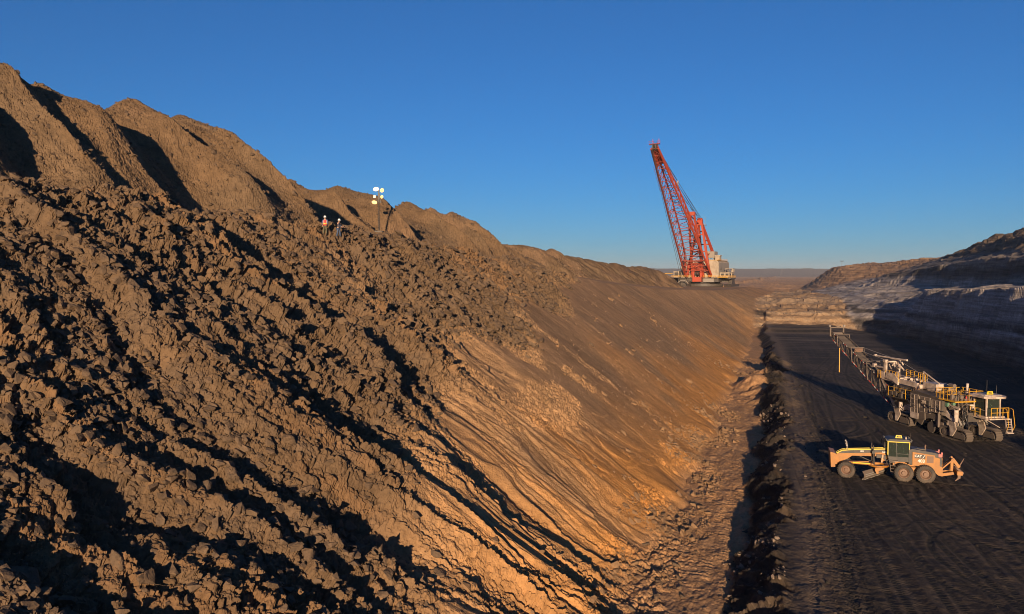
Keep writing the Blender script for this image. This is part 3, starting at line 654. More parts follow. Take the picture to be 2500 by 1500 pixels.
P_REDD = paint("boom_lacing", (.24, .03, .012), .7, (.15, .04, .025), .5, scale=.2)
P_STEEL = paint("bare_steel", (.28, .25, .22), .45, (.16, .12, .09), .5)
P_BELT = paint("belt_rubber", (.085, .066, .054), .8, (.08, .065, .055), .5)
P_FRAME = paint("frame_pink", (.34, .27, .22), .6, (.2, .15, .11), .5)
P_TEXT = paint("white_lettering", (.72, .68, .62), .5, (.5, .42, .35), .25)
P_TAPE = paint("red_tape", (.55, .06, .05), .45, (.3, .1, .08), .2)
P_HOSE = paint("hose_rubber", (.02, .02, .022), .45, (.07, .06, .05), .4)
P_GREEN = paint("valve_green", (.10, .20, .13), .5, (.12, .10, .07), .5)
P_GREYH = paint("shed_grey", (.24, .21, .18), .7, (.2, .16, .12), .5, scale=.2)
def glass(name, col=(.10, .13, .11)):
    m, nt, b, N, L = nodes(name); b.inputs['Base Color'].default_value = (*col, 1); b.inputs['Roughness'].default_value = .06; b.inputs['Transmission Weight'].default_value = .75; b.inputs['IOR'].default_value = 1.15
    return m
P_GLASS = glass("cab_glass")
def lampmat(name, col, e):
    m, nt, b, N, L = nodes(name); b.inputs['Base Color'].default_value = (*col, 1); b.inputs['Emission Color'].default_value = (*col, 1); b.inputs['Emission Strength'].default_value = e; return m

def text(name, txt, mat, parent, o, xd, yd, size, depth=.012, width=None):
    """flat lettering: xd is the reading direction, yd is up"""
    cu = bpy.data.curves.new(name, 'FONT'); cu.body = txt; cu.size = size; cu.extrude = depth; cu.offset = size * .018; cu.align_x = 'CENTER'; cu.align_y = 'CENTER'
    tmp = bpy.data.objects.new("tmp", cu); sc.collection.objects.link(tmp); dg = bpy.context.evaluated_depsgraph_get(); dg.update()
    me = bpy.data.meshes.new_from_object(tmp.evaluated_get(dg)); bpy.data.objects.remove(tmp); bpy.data.curves.remove(cu)
    me.materials.clear(); me.materials.append(mat); ob = bpy.data.objects.new(name, me); link(ob, parent)
    xd = Vector(xd).normalized(); yd = Vector(yd).normalized(); zd = xd.cross(yd)
    w = 1 if width is None else width / max(1e-6, me_w(me))
    ob.matrix_local = Matrix.Translation(o) @ Matrix((xd, yd, zd)).transposed().to_4x4() @ Matrix.Diagonal((w, 1, 1, 1)); return ob
def me_w(me):
    xs = [v.co.x for v in me.vertices]; return max(xs) - min(xs)

def ground_at(x, y, r=1.0):
    a = [terrain(np.array([x + dx]), np.array([y + dy]))[0][0] for dx in (-r, 0, r) for dy in (-r, 0, r)]; return float(np.mean(a))

# ------------------------------------------------------------------ motor grader
gfx, gfy = -.957, .29
gr = thing("motor_grader", "orange motor grader with black cab and rear ripper, parked on the coal floor", "grader", (35.43, 70.55, ground_at(35.43, 70.55, 1.5) + .0), math.atan2(gfy, gfx))
def wheel(parent, x, y, r, w, out, steer=0, name="wheel"):
    e = bpy.data.objects.new(name, None); link(e, parent); e.location = (x, y, r - .03); e.rotation_euler = (0, 0, steer)
    m = MB(); h = w / 2
    m.lathe([(r * .56, -h * .75), (r * .62, -h * .95), (r * .82, -h), (r * .93, -h * .86), (r * .95, -h * .5), (r * .95, h * .5), (r * .93, h * .86), (r * .82, h), (r * .62, h * .95), (r * .56, h * .75)], (0, 0, 0), 'y', 36)
    for k in range(26):
        for sd_ in (-1, 1):
            t = 2 * math.pi * (k + (.5 if sd_ > 0 else 0)) / 26; rot = Matrix.Rotation(-t, 3, 'Y') @ Matrix.Rotation(sd_ * .55, 3, 'X')
            c = Matrix.Rotation(-t, 3, 'Y') @ Vector((r * .955, sd_ * h * .52, 0)); m.box(c, (r * .10, h * 1.0, r * .085), rot)
    m.build("tyre", P_TYRE, e)
    m = MB(); o = out
    m.lathe([(0, o * h * .55), (r * .20, o * h * .55), (r * .22, o * h * .40), (r * .22, o * h * .10), (r * .40, o * h * .05), (r * .44, o * h * .35), (r * .52, o * h * .72), (r * .58, o * h * .80), (r * .58, -o * h * .7), (0, -o * h * .5)], (0, 0, 0), 'y', 28)
    for k in range(10):
        t = 2 * math.pi * k / 10; m.tube((r * .32 * math.cos(t), o * h * .05, r * .32 * math.sin(t)), (r * .32 * math.cos(t), o * h * .14, r * .32 * math.sin(t)), r * .03, 6)
    m.build("rim", P_RIM, e); return e
for sd_ in (1, -1):
    wheel(gr, .86, sd_ * 1.12, .78, .56, sd_); wheel(gr, -.86, sd_ * 1.12, .78, .56, sd_); wheel(gr, 5.5, sd_ * 1.08, .73, .56, sd_, -.20)
m = MB()
prof = [(6.25, 1.96), (6.22, 1.1), (5.95, 1.05), (5.75, 1.30), (5.35, 1.50), (4.95, 1.80), (3.4, 1.86), (2.6, 1.88), (1.95, 1.62), (.6, 1.2), (.6, 1.75), (1.95, 2.30), (1.95, 2.30), (3.4, 2.16), (5.1, 2.02), (5.75, 1.98)]
m.prism(prof, 'y', -.24, .24); m.box((5.6, 0, .95), (.34, 1.7, .34)); m.tube((5.5, -.95, .72), (5.5, .95, .72), .16, 10); m.bar((5.55, -.8, 1.1), (5.55, .8, 1.1), .2)
m.build("front_frame", P_CAT, gr)
m = MB(); m.prism([(6.26, 1.97), (5.78, 2.24), (5.1, 2.33), (3.4, 2.47), (1.98, 2.60), (1.98, 2.31), (3.4, 2.165), (5.1, 2.025), (5.75, 1.985)], 'y', -.235, .235); up = m.build("frame_cover", P_BLK, gr)
m = MB(); 
for y in (.245, -.245):
    for a, b in (((6.26, 1.96), (5.78, 2.24)), ((5.78, 2.24), (5.1, 2.335)), ((5.1, 2.335), (3.42, 2.475)), ((3.3, 2.485), (2.0, 2.60))): m.bar((a[0], y, a[1]), (b[0], y, b[1]), .03, .085)
    m.bar((6.26, y, 1.85), (6.22, y, 1.5), .03, .1)
m.build("reflective_stripe", P_HIVIS, gr)
text("lettering", "403", P_TEXT, up, (4.15, .245, 2.25), (-1, 0, -.0), (0, 0, 1), .20); text("lettering", "16M", P_TEXT, up, (2.3, .245, 2.28), (-1, 0, 0), (0, 0, 1), .22)
m = MB(); m.prism([(6.85, 2.18), (6.78, .82), (6.42, .85), (6.42, 2.1)], 'y', -1.0, 1.0); m.bx(6.2, 6.45, -.5, .5, 1.0, 1.9); m.build("push_plate", P_CAT, gr)
m = MB(); m.bar((5.55, 0, 1.15), (3.2, .42, 1.18), .16, .18); m.bar((5.55, 0, 1.15), (3.2, -.42, 1.18), .16, .18); m.bar((3.3, -.6, 1.2), (3.3, .6, 1.2), .16)
db = m.build("drawbar", P_CAT, gr)
m = MB(); m.bar((4.9, .235, 1.2), (3.5, .46, 1.22), .03, .1); m.build("reflective_stripe", P_HIVIS, db)
m = MB(); m.lathe([(.62, 1.0), (.86, 1.0), (.86, 1.14), (.62, 1.14), (.62, 1.0)], (2.75, 0, 0), 'z', 28)
for sd_ in (1, -1): m.prism([(2.4, 1.02), (3.1, 1.02), (3.15, .8), (3.0, .45), (2.85, .45), (2.85, .75), (2.5, .85)], 'y', sd_ * .8, sd_ * 1.0)
m.build("turning_circle", P_CAT, gr)
# moldboard: curved plate set at an angle
m = MB(); A0 = Vector((4.15, 1.8, 0)); A1 = Vector((1.75, -1.75, 0)); d = (A1 - A0).normalized(); nrm = Vector((d.y, -d.x, 0))
if nrm.x < 0: nrm = -nrm
cv = [(.10, .02), (-.04, .20), (-.08, .40), (-.02, .60), (.12, .76)]; vs = []
for c in (A0, A1):
    for th in (0, .04):
        for (a, z) in cv: vs.append(c + nrm * (a + th) + Vector((0, 0, z)))
fs = []
for k in range(4):
    fs += [(k, k + 1, 10 + k + 1, 10 + k), (5 + k, 15 + k, 15 + k + 1, 5 + k + 1)]
fs += [(0, 10, 15, 5), (4, 9, 19, 14)] + [(k, 5 + k, 6 + k, k + 1) for k in range(4)] + [(10 + k, 11 + k, 16 + k, 15 + k) for k in range(4)]
m.add(vs, fs); bl = m.build("blade", P_GREYP, gr)
m = MB(); m.bar(A0 + nrm * .13 + Vector((0, 0, .04)), A1 + nrm * .13 + Vector((0, 0, .04)), .04, .16)
for z in (.34, .5): m.bar(A0.lerp(A1, .05) - nrm * .1 + Vector((0, 0, z)), A0.lerp(A1, .95) - nrm * .1 + Vector((0, 0, z)), .07)
m.build("cutting_edge", P_STEEL, bl)
m = MB()
for sd_ in (1, -1):
    m.tube((3.25, sd_ * .55, 2.45), (3.2, sd_ * .75, 1.25), .07, 8); m.tube((3.25, sd_ * .55, 2.9), (3.25, sd_ * .55, 2.3), .05, 8); m.bar((3.25, sd_ * .2, 2.3), (3.25, sd_ * .7, 2.3), .22)
m.tube((2.7, .3, 2.0), (2.4, -.75, 1.2), .07, 8); m.box((2.75, .42, 1.95), (.45, .25, .3)); m.box((2.35, .3, 1.8), (.3, .35, .5)); m.tube((4.3, 0, 1.75), (3.3, .1, 1.35), .05)
m.build("lift_cylinder", P_BLK, gr)
m = MB(); m.box((2.85, .32, 2.02), (.5, .3, .18)); m.bar((2.75, .4, 2.1), (2.35, .45, 1.55), .14); m.bar((2.45, .42, 2.05), (2.55, .5, 1.4), .12); m.build("lift_arm", P_CAT, gr)
# cab
cab = MB(); cab.prism([(2.05, 1.62), (.42, 1.62), (.42, 2.05), (2.0, 2.05)], 'y', -.78, .78)
for x, x2 in ((2.06, 2.06), (.40, .36)):
    for y in (.76, -.76): cab.bar((x, y, 1.9), (x2, y, 3.45), .07)
for y in (.76, -.76): cab.bar((1.35, y, 1.9), (1.45, y, 3.45), .06); cab.bar((1.4, y, 2.32), (.4, y, 2.32), .04)
cabo = cab.build("cab", P_BLK, gr)
m = MB(); m.prism([(2.2, 3.40), (2.2, 3.50), (1.9, 3.60), (.5, 3.60), (.22, 3.50), (.22, 3.40)], 'y', -.86, .86); m.build("roof", P_BLK, cabo)
m = MB()
for y in (.80, -.80): m.bar((2.10, y, 3.38), (.36, y, 3.38), .05, .11); m.bar((2.10, y, 3.38), (2.10, y, 2.2), .05, .07); m.bar((.36, y, 3.36), (.38, y, 2.75), .05, .06)
m.bar((2.12, -.8, 3.38), (2.12, .8, 3.38), .05, .11); m.build("reflective_stripe", P_HIVIS, cabo)
for y in (.75, -.75):
    m = MB(); m.prism([(2.02, 2.05), (2.02, 3.4), (.42, 3.4), (.44, 2.05)], 'y', y - .008, y + .008); m.build("window", P_GLASS, cabo)
m = MB(); m.bx(2.04, 2.055, -.72, .72, 2.0, 3.4); m.build("windscreen", P_GLASS, cabo)
m = MB(); m.bx(.40, .415, -.72, .72, 2.1, 3.4); m.build("rear_window", P_GLASS, cabo)
m = MB(); m.box((1.0, 0, 2.1), (.55, .55, .16)); m.box((.76, 0, 2.5), (.14, .52, .75)); m.box((.76, 0, 2.95), (.12, .3, .2)); m.box((1.55, 0, 2.25), (.12, .3, .6)); m.tube((1.45, -.2, 2.6), (1.45, .2, 2.6), .03); m.build("seat", P_GREYP, cabo)
m = MB(); m.prism([(1.42, 3.58), (.85, 3.58), (.93, 3.86), (1.36, 3.86)], 'y', .06, .14); sg = m.build("roof_sign", P_HIVIS, cabo)
text("lettering", "403", P_BLK, sg, (1.13, .15, 3.72), (-1, 0, 0), (0, 0, 1), .25)
m = MB(); m.tube((.62, .5, 3.6), (.62, .5, 3.72), .07, 10); m.tube((.62, .5, 3.72), (.62, .5, 3.82), .05, 10, .04); m.build("beacon", P_WHITE, cabo)
m = MB()
for y in (.5, -.5, .8, -.8): m.box((2.25, y, 3.52), (.1, .2, .12)); m.box((.22, y, 3.56), (.1, .18, .12))
m.path([(.3, .75, 3.55), (.3, .75, 4.2)], .012, 5); m.build("work_light", P_BLK, cabo)
for sd_ in (1, -1):
    m = MB(); m.path([(2.1, sd_ * .8, 3.3), (2.4, sd_ * 1.05, 3.35), (2.4, sd_ * 1.05, 3.0)], .02, 5); m.box((2.4, sd_ * 1.05, 3.05), (.06, .22, .38)); m.build("mirror", P_BLK, cabo)
    m = MB(); m.tube((5.35, sd_ * .3, 2.3), (5.35, sd_ * .3, 2.6), .025, 6); m.bar((5.35, sd_ * .3, 2.6), (5.4, sd_ * .36, 2.95), .04); m.box((5.42, sd_ * .33, 2.75), (.14, .18, .14)); m.tube((5.40, sd_ * .36, 3.02), (5.52, sd_ * .36, 3.02), .09, 10); m.build("headlight", P_STEEL, gr)
# engine hood
m = MB(); m.prism([(.40, 1.45), (.40, 2.72), (.1, 2.80), (-1.7, 2.56), (-2.15, 2.40), (-2.25, 1.9), (-2.2, 1.1), (-1.7, 1.0)], 'y', -.72, .72); m.bx(.0, -1.0, -.3, .3, 2.6, 2.78); m.tube((-.4, -.55, 2.7), (-.4, .2, 2.72), .1, 10); hood = m.build("engine_hood", P_BLK, gr)
m = MB()
for sd_ in (-1, 1):
    m = MB(); m.prism([(.12, 1.38), (.12, 2.56), (-1.66, 2.36), (-1.66, .98), (-1.2, 1.28), (-.6, 1.36)], 'y', sd_ * .725, sd_ * .80); pn = m.build("engine_panel", P_CAT, gr)
m = MB(); m.bx(-1.02, -1.55, .803, .815, 1.68, 2.27)
for k in range(7): m.bx(-1.02, -1.55, .815, .828, 1.70 + k * .083, 1.735 + k * .083)
m.build("grille", P_RIM, pn)
m = MB(); m.bx(-.05, -.90, .803, .812, 2.02, 2.38); m.build("badge", P_BLK, pn)
text("lettering", "CAT", P_TEXT, pn, (-.33, .815, 2.22), (-1, 0, -.03), (0, 0, 1), .29)
m = MB(); m.prism([(-.66, 2.05), (-.71, 2.05), (-.90, 2.36), (-.86, 2.36)], 'y', .812, .822); m.build("emblem", P_TEXT, pn)
text("lettering", "403", P_TEXT, pn, (-.58, .815, 1.80), (-1, 0, -.03), (0, 0, 1), .38)
m = MB(); m.tube((-1.02, 0, 2.6), (-1.02, 0, 3.02), .07, 10); m.tube((-1.02, 0, 3.0), (-1.06, 0, 3.1), .06, 10); m.build("exhaust", P_RIM, gr)
m = MB()
for sd_ in (1, -1): m.prism([(1.5, .60), (1.35, .95), (-1.35, .95), (-1.5, .60), (-1.2, .45), (1.2, .45)], 'y', sd_ * .55, sd_ * .80)
m.bx(-.3, .3, -.8, .8, .6, 1.2); m.bx(-1.9, 1.6, -.3, .3, .9, 1.45); m.build("tandem_case", P_CAT, gr)
m = MB(); m.prism([(-1.62, 2.2), (-1.62, .92), (-1.95, .62), (-2.28, .55), (-2.3, 1.3), (-2.05, 1.45), (-2.05, 2.1)], 'y', -.75, .75); m.bx(-2.3, -2.1, .35, .5, 1.1, 2.1); m.build("rear_frame", P_CAT, gr)
m = MB()
for y in (.62, -.62): m.box((-2.1, y, 2.35), (.3, .22, .26)); m.box((-2.22, y, 2.55), (.12, .16, .16))
m.build("tail_light", paint("tail_red", (.45, .12, .10), .4), gr)
m = MB()
for sd_ in (1, -1):
    m.tube((1.98, sd_ * 1.0, 1.72), (1.86, sd_ * 1.05, .72), .028, 6); m.tube((1.58, sd_ * 1.0, 1.72), (1.50, sd_ * 1.05, .72), .028, 6)
    for k in range(4): z = .76 + k * .27; m.bar((1.87 + .035 * k, sd_ * 1.04, z), (1.51 + .025 * k, sd_ * 1.04, z), .10, .03)
    m.bx(1.3, 2.0, sd_ * .7, sd_ * 1.05, 1.66, 1.74)
m.build("ladder", P_GREYP, gr)
# ripper
rp = MB()
rp.bar((-2.3, .45, .65), (-3.2, .45, .85), .18, .24); rp.bar((-2.3, -.45, .65), (-3.2, -.45, .85), .18, .24)
rp.bar((-2.3, .35, 1.15), (-3.15, .35, 2.0), .10); rp.bar((-2.3, -.35, 1.15), (-3.15, -.35, 2.0), .10)
rp.bar((-3.1, .35, 2.12), (-3.65, .35, 1.35), .16, .24); rp.bar((-3.1, -.35, 2.12), (-3.65, -.35, 1.35), .16, .24); rp.bar((-3.1, .35, 2.0), (-3.05, .35, 1.0), .15, .2); rp.bar((-3.1, -.35, 2.0), (-3.05, -.35, 1.0), .15, .2)
rp.box((-3.55, 0, 1.0), (.42, 2.3, .34)); rpo = rp.build("ripper", P_CAT, gr)
for y in (-1.0, -.5, 0, .5, 1.0):
    m = MB(); m.bar((-3.55, y, 1.25), (-3.5, y, .55), .10, .22); m.bar((-3.5, y, .58), (-3.22, y, .30), .09, .16, .04, .05); m.lathe([(0, -.07), (.17, -.07), (.17, .07), (0, .07)], (-3.68, y, 1.02), 'y', 10); m.build("shank", P_RIM, rpo)
m = MB(); m.bar((-3.75, -.55, 1.1), (-4.25, -.7, 1.95), .1, .12, .04, .04); m.build("lock_pin", P_RIM, rpo)

# ------------------------------------------------------------------ surface miner
mfx, mfy = .154, -.988
mi = thing("surface_miner", "long white surface miner with yellow railings and a raised discharge conveyor on four crawlers", "mining machine", (49.8, 92.97, ground_at(49.8, 92.97, 3)), math.atan2(mfy, mfx))
def crawler(x, y, L=4.3, H=1.25, W=.78):
    e = bpy.data.objects.new("crawler", None); link(e, mi); e.location = (x, y, -.05)
    a = L / 2 - H / 2; r = H / 2
    loop = [(a + r * math.cos(t), r + r * math.sin(t)) for t in np.linspace(-math.pi / 2, math.pi / 2, 9)] + [(-a + r * .92 * math.cos(t), r + r * .96 * math.sin(t)) for t in np.linspace(math.pi / 2, 3 * math.pi / 2, 9)]
    m = MB(); n = len(loop); inn = [(u * .965, r + (v - r) * .87) for u, v in loop]
    vs = [(u, w, v) for w in (-W / 2, W / 2) for u, v in loop] + [(u, w, v) for w in (-W / 2, W / 2) for u, v in inn]
    fs = []
    for k in range(n):
        j = (k + 1) % n; fs += [(k, j, n + j, n + k), (2 * n + k, 3 * n + k, 3 * n + j, 2 * n + j), (k, 2 * n + k, 2 * n + j, j), (n + k, n + j, 3 * n + j, 3 * n + k)]
    m.add(vs, fs); P = np.array(loop + loop[:1]); seg = np.linalg.norm(np.diff(P, axis=0), axis=1); cu = np.concatenate([[0], np.cumsum(seg)])
    for q in np.arange(0, cu[-1], .24):
        k = min(np.searchsorted(cu, q, 'right') - 1, n - 1); f = (q - cu[k]) / seg[k]; p = P[k] + (P[k + 1] - P[k]) * f; d = (P[k + 1] - P[k]) / seg[k]; nn = np.array([d[1], -d[0]])
        c = p + nn * .03; m.bar((c[0], -W / 2 - .02, c[1]), (c[0], W / 2 + .02, c[1]), .15 if abs(d[0]) > .7 else .06, .06 if abs(d[0]) > .7 else .15)
    m.build("track_belt", P_TRACK, e)
    m = MB(); m.prism([(-a, r - .32), (a, r - .32), (a + .25, r - .1), (a + .25, r + .12), (a - .2, r + .30), (-a + .4, r + .36), (-a, r + .1)], 'y', -W / 2 + .06, W / 2 - .06); m.prism([(.15, .25), (a + .35, .30), (a + .40, r + .05), (.4, r + .25)], 'y', -W / 2 - .03, -W / 2 + .06); m.build("track_frame", P_TRACK, e)
    for c in (-a, a):
        m = MB(); m.lathe([(0, -W / 2 + .02), (r * .42, -W / 2 + .02), (r * .45, -W / 2 + .10), (r * .78, -W / 2 + .12), (r * .80, W / 2 - .1), (0, W / 2 - .02)], (c, 0, r), 'y', 20); m.build("sprocket", P_TRACK, e)
    return e
for x in (5.0, -4.45):
    for y in (1.78, -1.78): crawler(x, y)
def leg(x, y, top, sd_):
    m = MB(); m.prism([(x - .75, 1.95), (x + .35, 1.95), (x + .65, 1.2), (x + .05, .35), (x - .3, .3), (x - .35, 1.2)], 'y', y + sd_ * .42, y + sd_ * .54); m.bx(x - .45, x + .35, y - .42, y + .54 * sd_, 1.5, 1.95); m.build("leg", P_WHITE, mi)
    m = MB(); m.tube((x - .05, y, 1.9), (x - .05, y, top), .17, 12); m.tube((x - .05, y, top - .9), (x - .05, y, top), .24, 12); m.build("lift_column", P_WHITE, mi)
leg(5.05, -1.78, 3.2, -1); leg(5.05, 1.78, 2.9, -1); leg(-4.6, -1.78, 2.6, -1); leg(-4.6, 1.78, 2.6, 1)
# chassis, arms
m = MB(); m.bx(-6.2, 3.4, -1.5, 1.5, 1.7, 2.6); m.bx(3.2, 5.4, -.8, .9, 1.9, 2.9); m.bx(-7.5, -5.8, -.9, .9, 1.9, 3.2); m.build("chassis", P_DARK, mi)
for sd_ in (1, -1):
    m = MB(); m.prism([(2.6, 2.7), (3.3, 2.85), (4.2, 2.35), (5.3, 1.75), (5.2, 1.5), (4.0, 1.95), (3.2, 2.25), (2.6, 2.2)], 'y', sd_ * 1.35, sd_ * 1.75)
    m.build("swing_arm", P_WHITE, mi); m = MB(); m.bar((2.5, sd_ * 1.55, 3.85), (5.2, sd_ * 1.55, 3.3), .16, .2); m.build("tie_bar", P_WHITE, mi); m = MB(); m.prism([(-2.2, 2.1), (-2.9, 2.6), (-3.6, 2.45), (-4.6, 1.8), (-4.4, 1.5), (-3.4, 1.9), (-2.6, 1.7)], 'y', sd_ * 1.4, sd_ * 1.8); m.build("swing_arm", P_WHITE, mi)
# cutting drum under the middle
m = MB(); m.lathe([(0, -2.0), (.62, -2.0), (.62, 2.0), (0, 2.0)], (1.2, 0, .62), 'y', 24); dr = m.build("cutting_drum", P_DARK, mi)
m = MB(); gg = np.random.default_rng(3)
for k in range(150):
    t = gg.uniform(0, 2 * math.pi); y = -1.95 + 3.9 * k / 150; c = Vector((1.2 + .66 * math.cos(t), y, .62 + .66 * math.sin(t))); dd = Vector((math.cos(t + .5), 0, math.sin(t + .5))); m.tube(c, c + dd * .17, .05, 6, .015)
m.build("cutting_teeth", P_STEEL, dr)
m = MB(); m.prism([(-1.3, 1.0), (-1.2, 2.2), (2.9, 2.3), (2.7, 1.2), (2.2, 1.55), (1.2, 1.65), (.2, 1.4), (-.3, .6)], 'y', -2.15, -2.02); m.prism([(-.6, 1.2), (-.5, 2.6), (.4, 2.6), (.5, 1.3)], 'y', -2.3, -2.15); m.build("drum_housing", P_TRACK, mi); m = MB(); m.prism([(-1.3, 1.0), (-1.2, 2.2), (2.9, 2.3), (2.7, 1.2), (2.2, 1.55), (1.2, 1.65), (.2, 1.4), (-.3, .6)], 'y', 2.02, 2.15); m.build("drum_housing", P_TRACK, mi)
m = MB(); m.tube((2.75, -2.2, .9), (2.75, -2.2, 2.6), .12, 10); m.bx(2.2, 3.3, -2.1, -1.2, .95, 1.5); m.build("side_shoe", P_GREYP, mi)
# engine house
m = MB(); m.prism([(-2.4, 2.3), (-2.4, 4.15), (-1.6, 4.45), (2.3, 4.2), (3.1, 3.9), (3.1, 2.4)], 'y', -2.15, 2.1); m.bx(-7.1, -2.4, -1.3, 1.3, 2.6, 3.2); m.bx(-7.0, -2.4, -2.0, 2.0, 3.0, 3.1); m.prism([(-6.9, 3.9), (-6.9, 4.45), (-2.4, 4.5), (-2.4, 3.9)], 'y', -1.2, 1.5)
m.build("engine_house", P_DARK, mi)
for (x0, x1, z0, z1, sl) in ((-2.1, -.75, 1.75, 4.05, 4), (-.55, 1.35, 2.15, 4.0, 3), (1.6, 2.95, 2.45, 3.9, 3)):
    m = MB(); m.bx(x0, x1, -2.26, -2.16, z0, z1); h = m.build("engine_panel", P_GREYP, mi)
    m = MB()
    for k in range(sl + 1): z = z0 + .05 + (z1 - z0 - .1) * k / sl; m.bx(x0 + .02, x1 - .02, -2.31, -2.262, z - .022, z + .022)
    for x in (x0 + .04, (x0 + x1) / 2, x1 - .04): m.bx(x - .025, x + .025, -2.305, -2.263, z0 + .09, z1 - .09)
    m.build("panel_frame", P_FRAME, h)
    if sl == 4:
        m = MB()
        for k in range(3): m.bx(x0 + .15, x0 + .6, -2.30, -2.268, z0 + .75 + k * .55, z0 + 1.1 + k * .55)
        m.build("vent", P_DARK, h); m = MB(); m.bx(x0 + .05, x1 + .1, -2.34, -2.2, 1.2, 1.9); m.build("lower_tank", P_WHITE, h)
m = MB(); m.bx(-.45, 1.2, -2.37, -2.315, 3.1, 3.62); nb = m.build("number_board", P_BLK, mi); text("lettering", "202", P_WHITE, nb, (.38, -2.385, 3.36), (1, 0, 0), (0, 0, 1), .55)
# railings
def rails(pts, h, name="railing", post=.9, kick=False):
    m = MB()
    for a, b in zip(pts[:-1], pts[1:]):
        a = Vector(a); b = Vector(b); n = max(1, round((b - a).length / post))
        for k in range(n + 1): p = a.lerp(b, k / n); m.tube(p, p + Vector((0, 0, h)), .032, 6)
        for q in (h, h * .55): m.tube(a + Vector((0, 0, q)), b + Vector((0, 0, q)), .032, 6)
    return m.build(name, P_RAIL, mi)
m = MB(); m.bx(2.0, 5.2, -2.1, 1.4, 4.05, 4.15); m.build("platform", P_RAIL, mi)
rails([(2.05, -2.05, 4.15), (3.9, -2.05, 4.15), (3.9, -1.0, 4.15)], 1.1, post=.6); rails([(2.05, -2.05, 4.15), (2.05, 1.3, 4.15)], 1.1); rails([(3.9, -.4, 4.15), (5.15, -.4, 4.15), (5.15, 1.3, 4.15), (2.1, 1.3, 4.15)], 1.1)
rails([(-6.9, -1.95, 3.1), (-4.6, -1.95, 3.1), (-2.5, -1.95, 3.1)], 1.15, post=1.1)
rails([(-10.0, -1.35, 4.9), (-9.4, -1.35, 4.9)], 1.0, post=.5); rails([(-8.6, -1.2, 5.0), (-7.2, -1.2, 5.0), (-6.0, -1.2, 4.85)], 1.05, post=.65); rails([(-8.4, 1.5, 5.0), (-4.4, 1.5, 4.9)], 1.05, post=.8); rails([(-6.6, .3, 5.05), (-5.0, .3, 5.0)], 1.0, post=.7); rails([(-2.9, -.5, 4.6), (-2.0, -.5, 4.6)], 1.6, post=.45)
# counterweight arm on the turntable
m = MB(); m.prism([(-9.9, 5.2), (-9.6, 5.75), (-8.9, 5.7), (-8.6, 5.1), (-9.3, 4.85)], 'y', -1.25, -1.05); m.prism([(-8.5, 5.05), (-8.4, 5.75), (-6.9, 5.75), (-6.0, 5.2), (-6.05, 4.45), (-7.0, 4.85)], 'y', -1.3, -1.1); m.bar((-9.5, -1.0, 5.05), (-2.6, -1.0, 4.85), .24, .55); m.bar((-9.5, 1.1, 5.05), (-2.6, 1.1, 4.85), .24, .55)
m.bx(-9.4, -8.8, -1.1, 1.1, 4.8, 5.1); m.bx(-3.0, -2.2, -1.1, 1.1, 4.5, 5.0); m.build("slewing_frame", P_WHITE, mi)
m = MB(); m.bx(-2.1, .2, -.7, .9, 4.55, 5.35); m.bx(-1.5, .0, -.6, .8, 4.2, 4.55); m.bar((-2.6, -.3, 6.5), (.1, -.2, 5.4), .1); m.bar((-2.6, -.3, 6.5), (-2.5, -.3, 5.0), .1); m.build("counterweight", P_WHITE, mi)
m = MB()
for k in range(26): c = (gg.uniform(-6.8, -3.0), gg.uniform(-.8, .8), gg.uniform(4.7, 5.35)); m.box(c, (gg.uniform(.2, .6), gg.uniform(.15, .4), gg.uniform(.15, .35)), Matrix.Rotation(gg.uniform(0, 3), 3, 'Z'))
for k in range(16): a = Vector((gg.uniform(-6.6, -2.6), gg.uniform(-.9, .9), gg.uniform(4.8, 5.3))); m.tube(a, a + Vector((gg.uniform(-.9, .9), gg.uniform(-.4, .4), gg.uniform(-.1, .4))), .06, 6)
m.build("hydraulic_block", P_WHITE, mi)
m = MB()
for k in range(14): a = Vector((gg.uniform(-3.4, -1.2), gg.uniform(-1.6, -.9), gg.uniform(4.1, 4.9))); m.path([a, a + Vector((gg.uniform(-.3, .3), -.1, -.35)), a + Vector((gg.uniform(-.5, .6), 0, -.8))], .05, 6)
m.build("hydraulic_hose", P_RIM, mi)
m = MB(); m.lathe([(0, -.5), (.33, -.5), (.36, 0), (.33, .5), (0, .5)], (1.3, .3, 4.85), 'y', 14); m.lathe([(0, -.4), (.24, -.4), (.24, .4), (0, .4)], (1.7, .2, 5.4), 'x', 12); m.bx(.5, 2.2, -.4, 1.0, 4.2, 4.7); m.build("air_cleaner", P_GREYP, mi)
m = MB(); m.tube((3.6, .6, 4.1), (3.6, .6, 5.75), .12, 10); m.tube((3.6, .6, 5.5), (3.65, .6, 5.9), .14, 10); m.build("exhaust", P_WHITE, mi)
m = MB()
for k in range(9):
    y = -.9 + k * .22; pts = [(3.4 + 2.0 * q, y + .1 * math.sin(q * 5 + k), 3.9 + .95 * math.sin(q * math.pi) * (1 - .35 * q) - 1.4 * q) for q in np.linspace(0, 1, 8)]; m.path(pts, .06, 6)
m.build("hose_bundle", P_HOSE, mi)
for (x, y, z, d) in ((4.0, -1.4, 4.35, .35), (4.3, -1.2, 4.1, .3), (4.15, -1.5, 3.75, .3), (3.4, -1.6, 3.55, .4)):
    m = MB(); m.box((x, y, z), (d, d, d * 1.1)); m.tube((x, y, z), (x + .2, y - .1, z + .35), .05, 6); m.build("valve_block", P_GREEN, mi)
m = MB(); m.lathe([(0, 0), (.13, 0), (.13, .4), (.05, .46), (0, .46)], (4.75, -.35, 4.2), 'z', 10); m.build("fire_extinguisher", P_TAPE, mi)
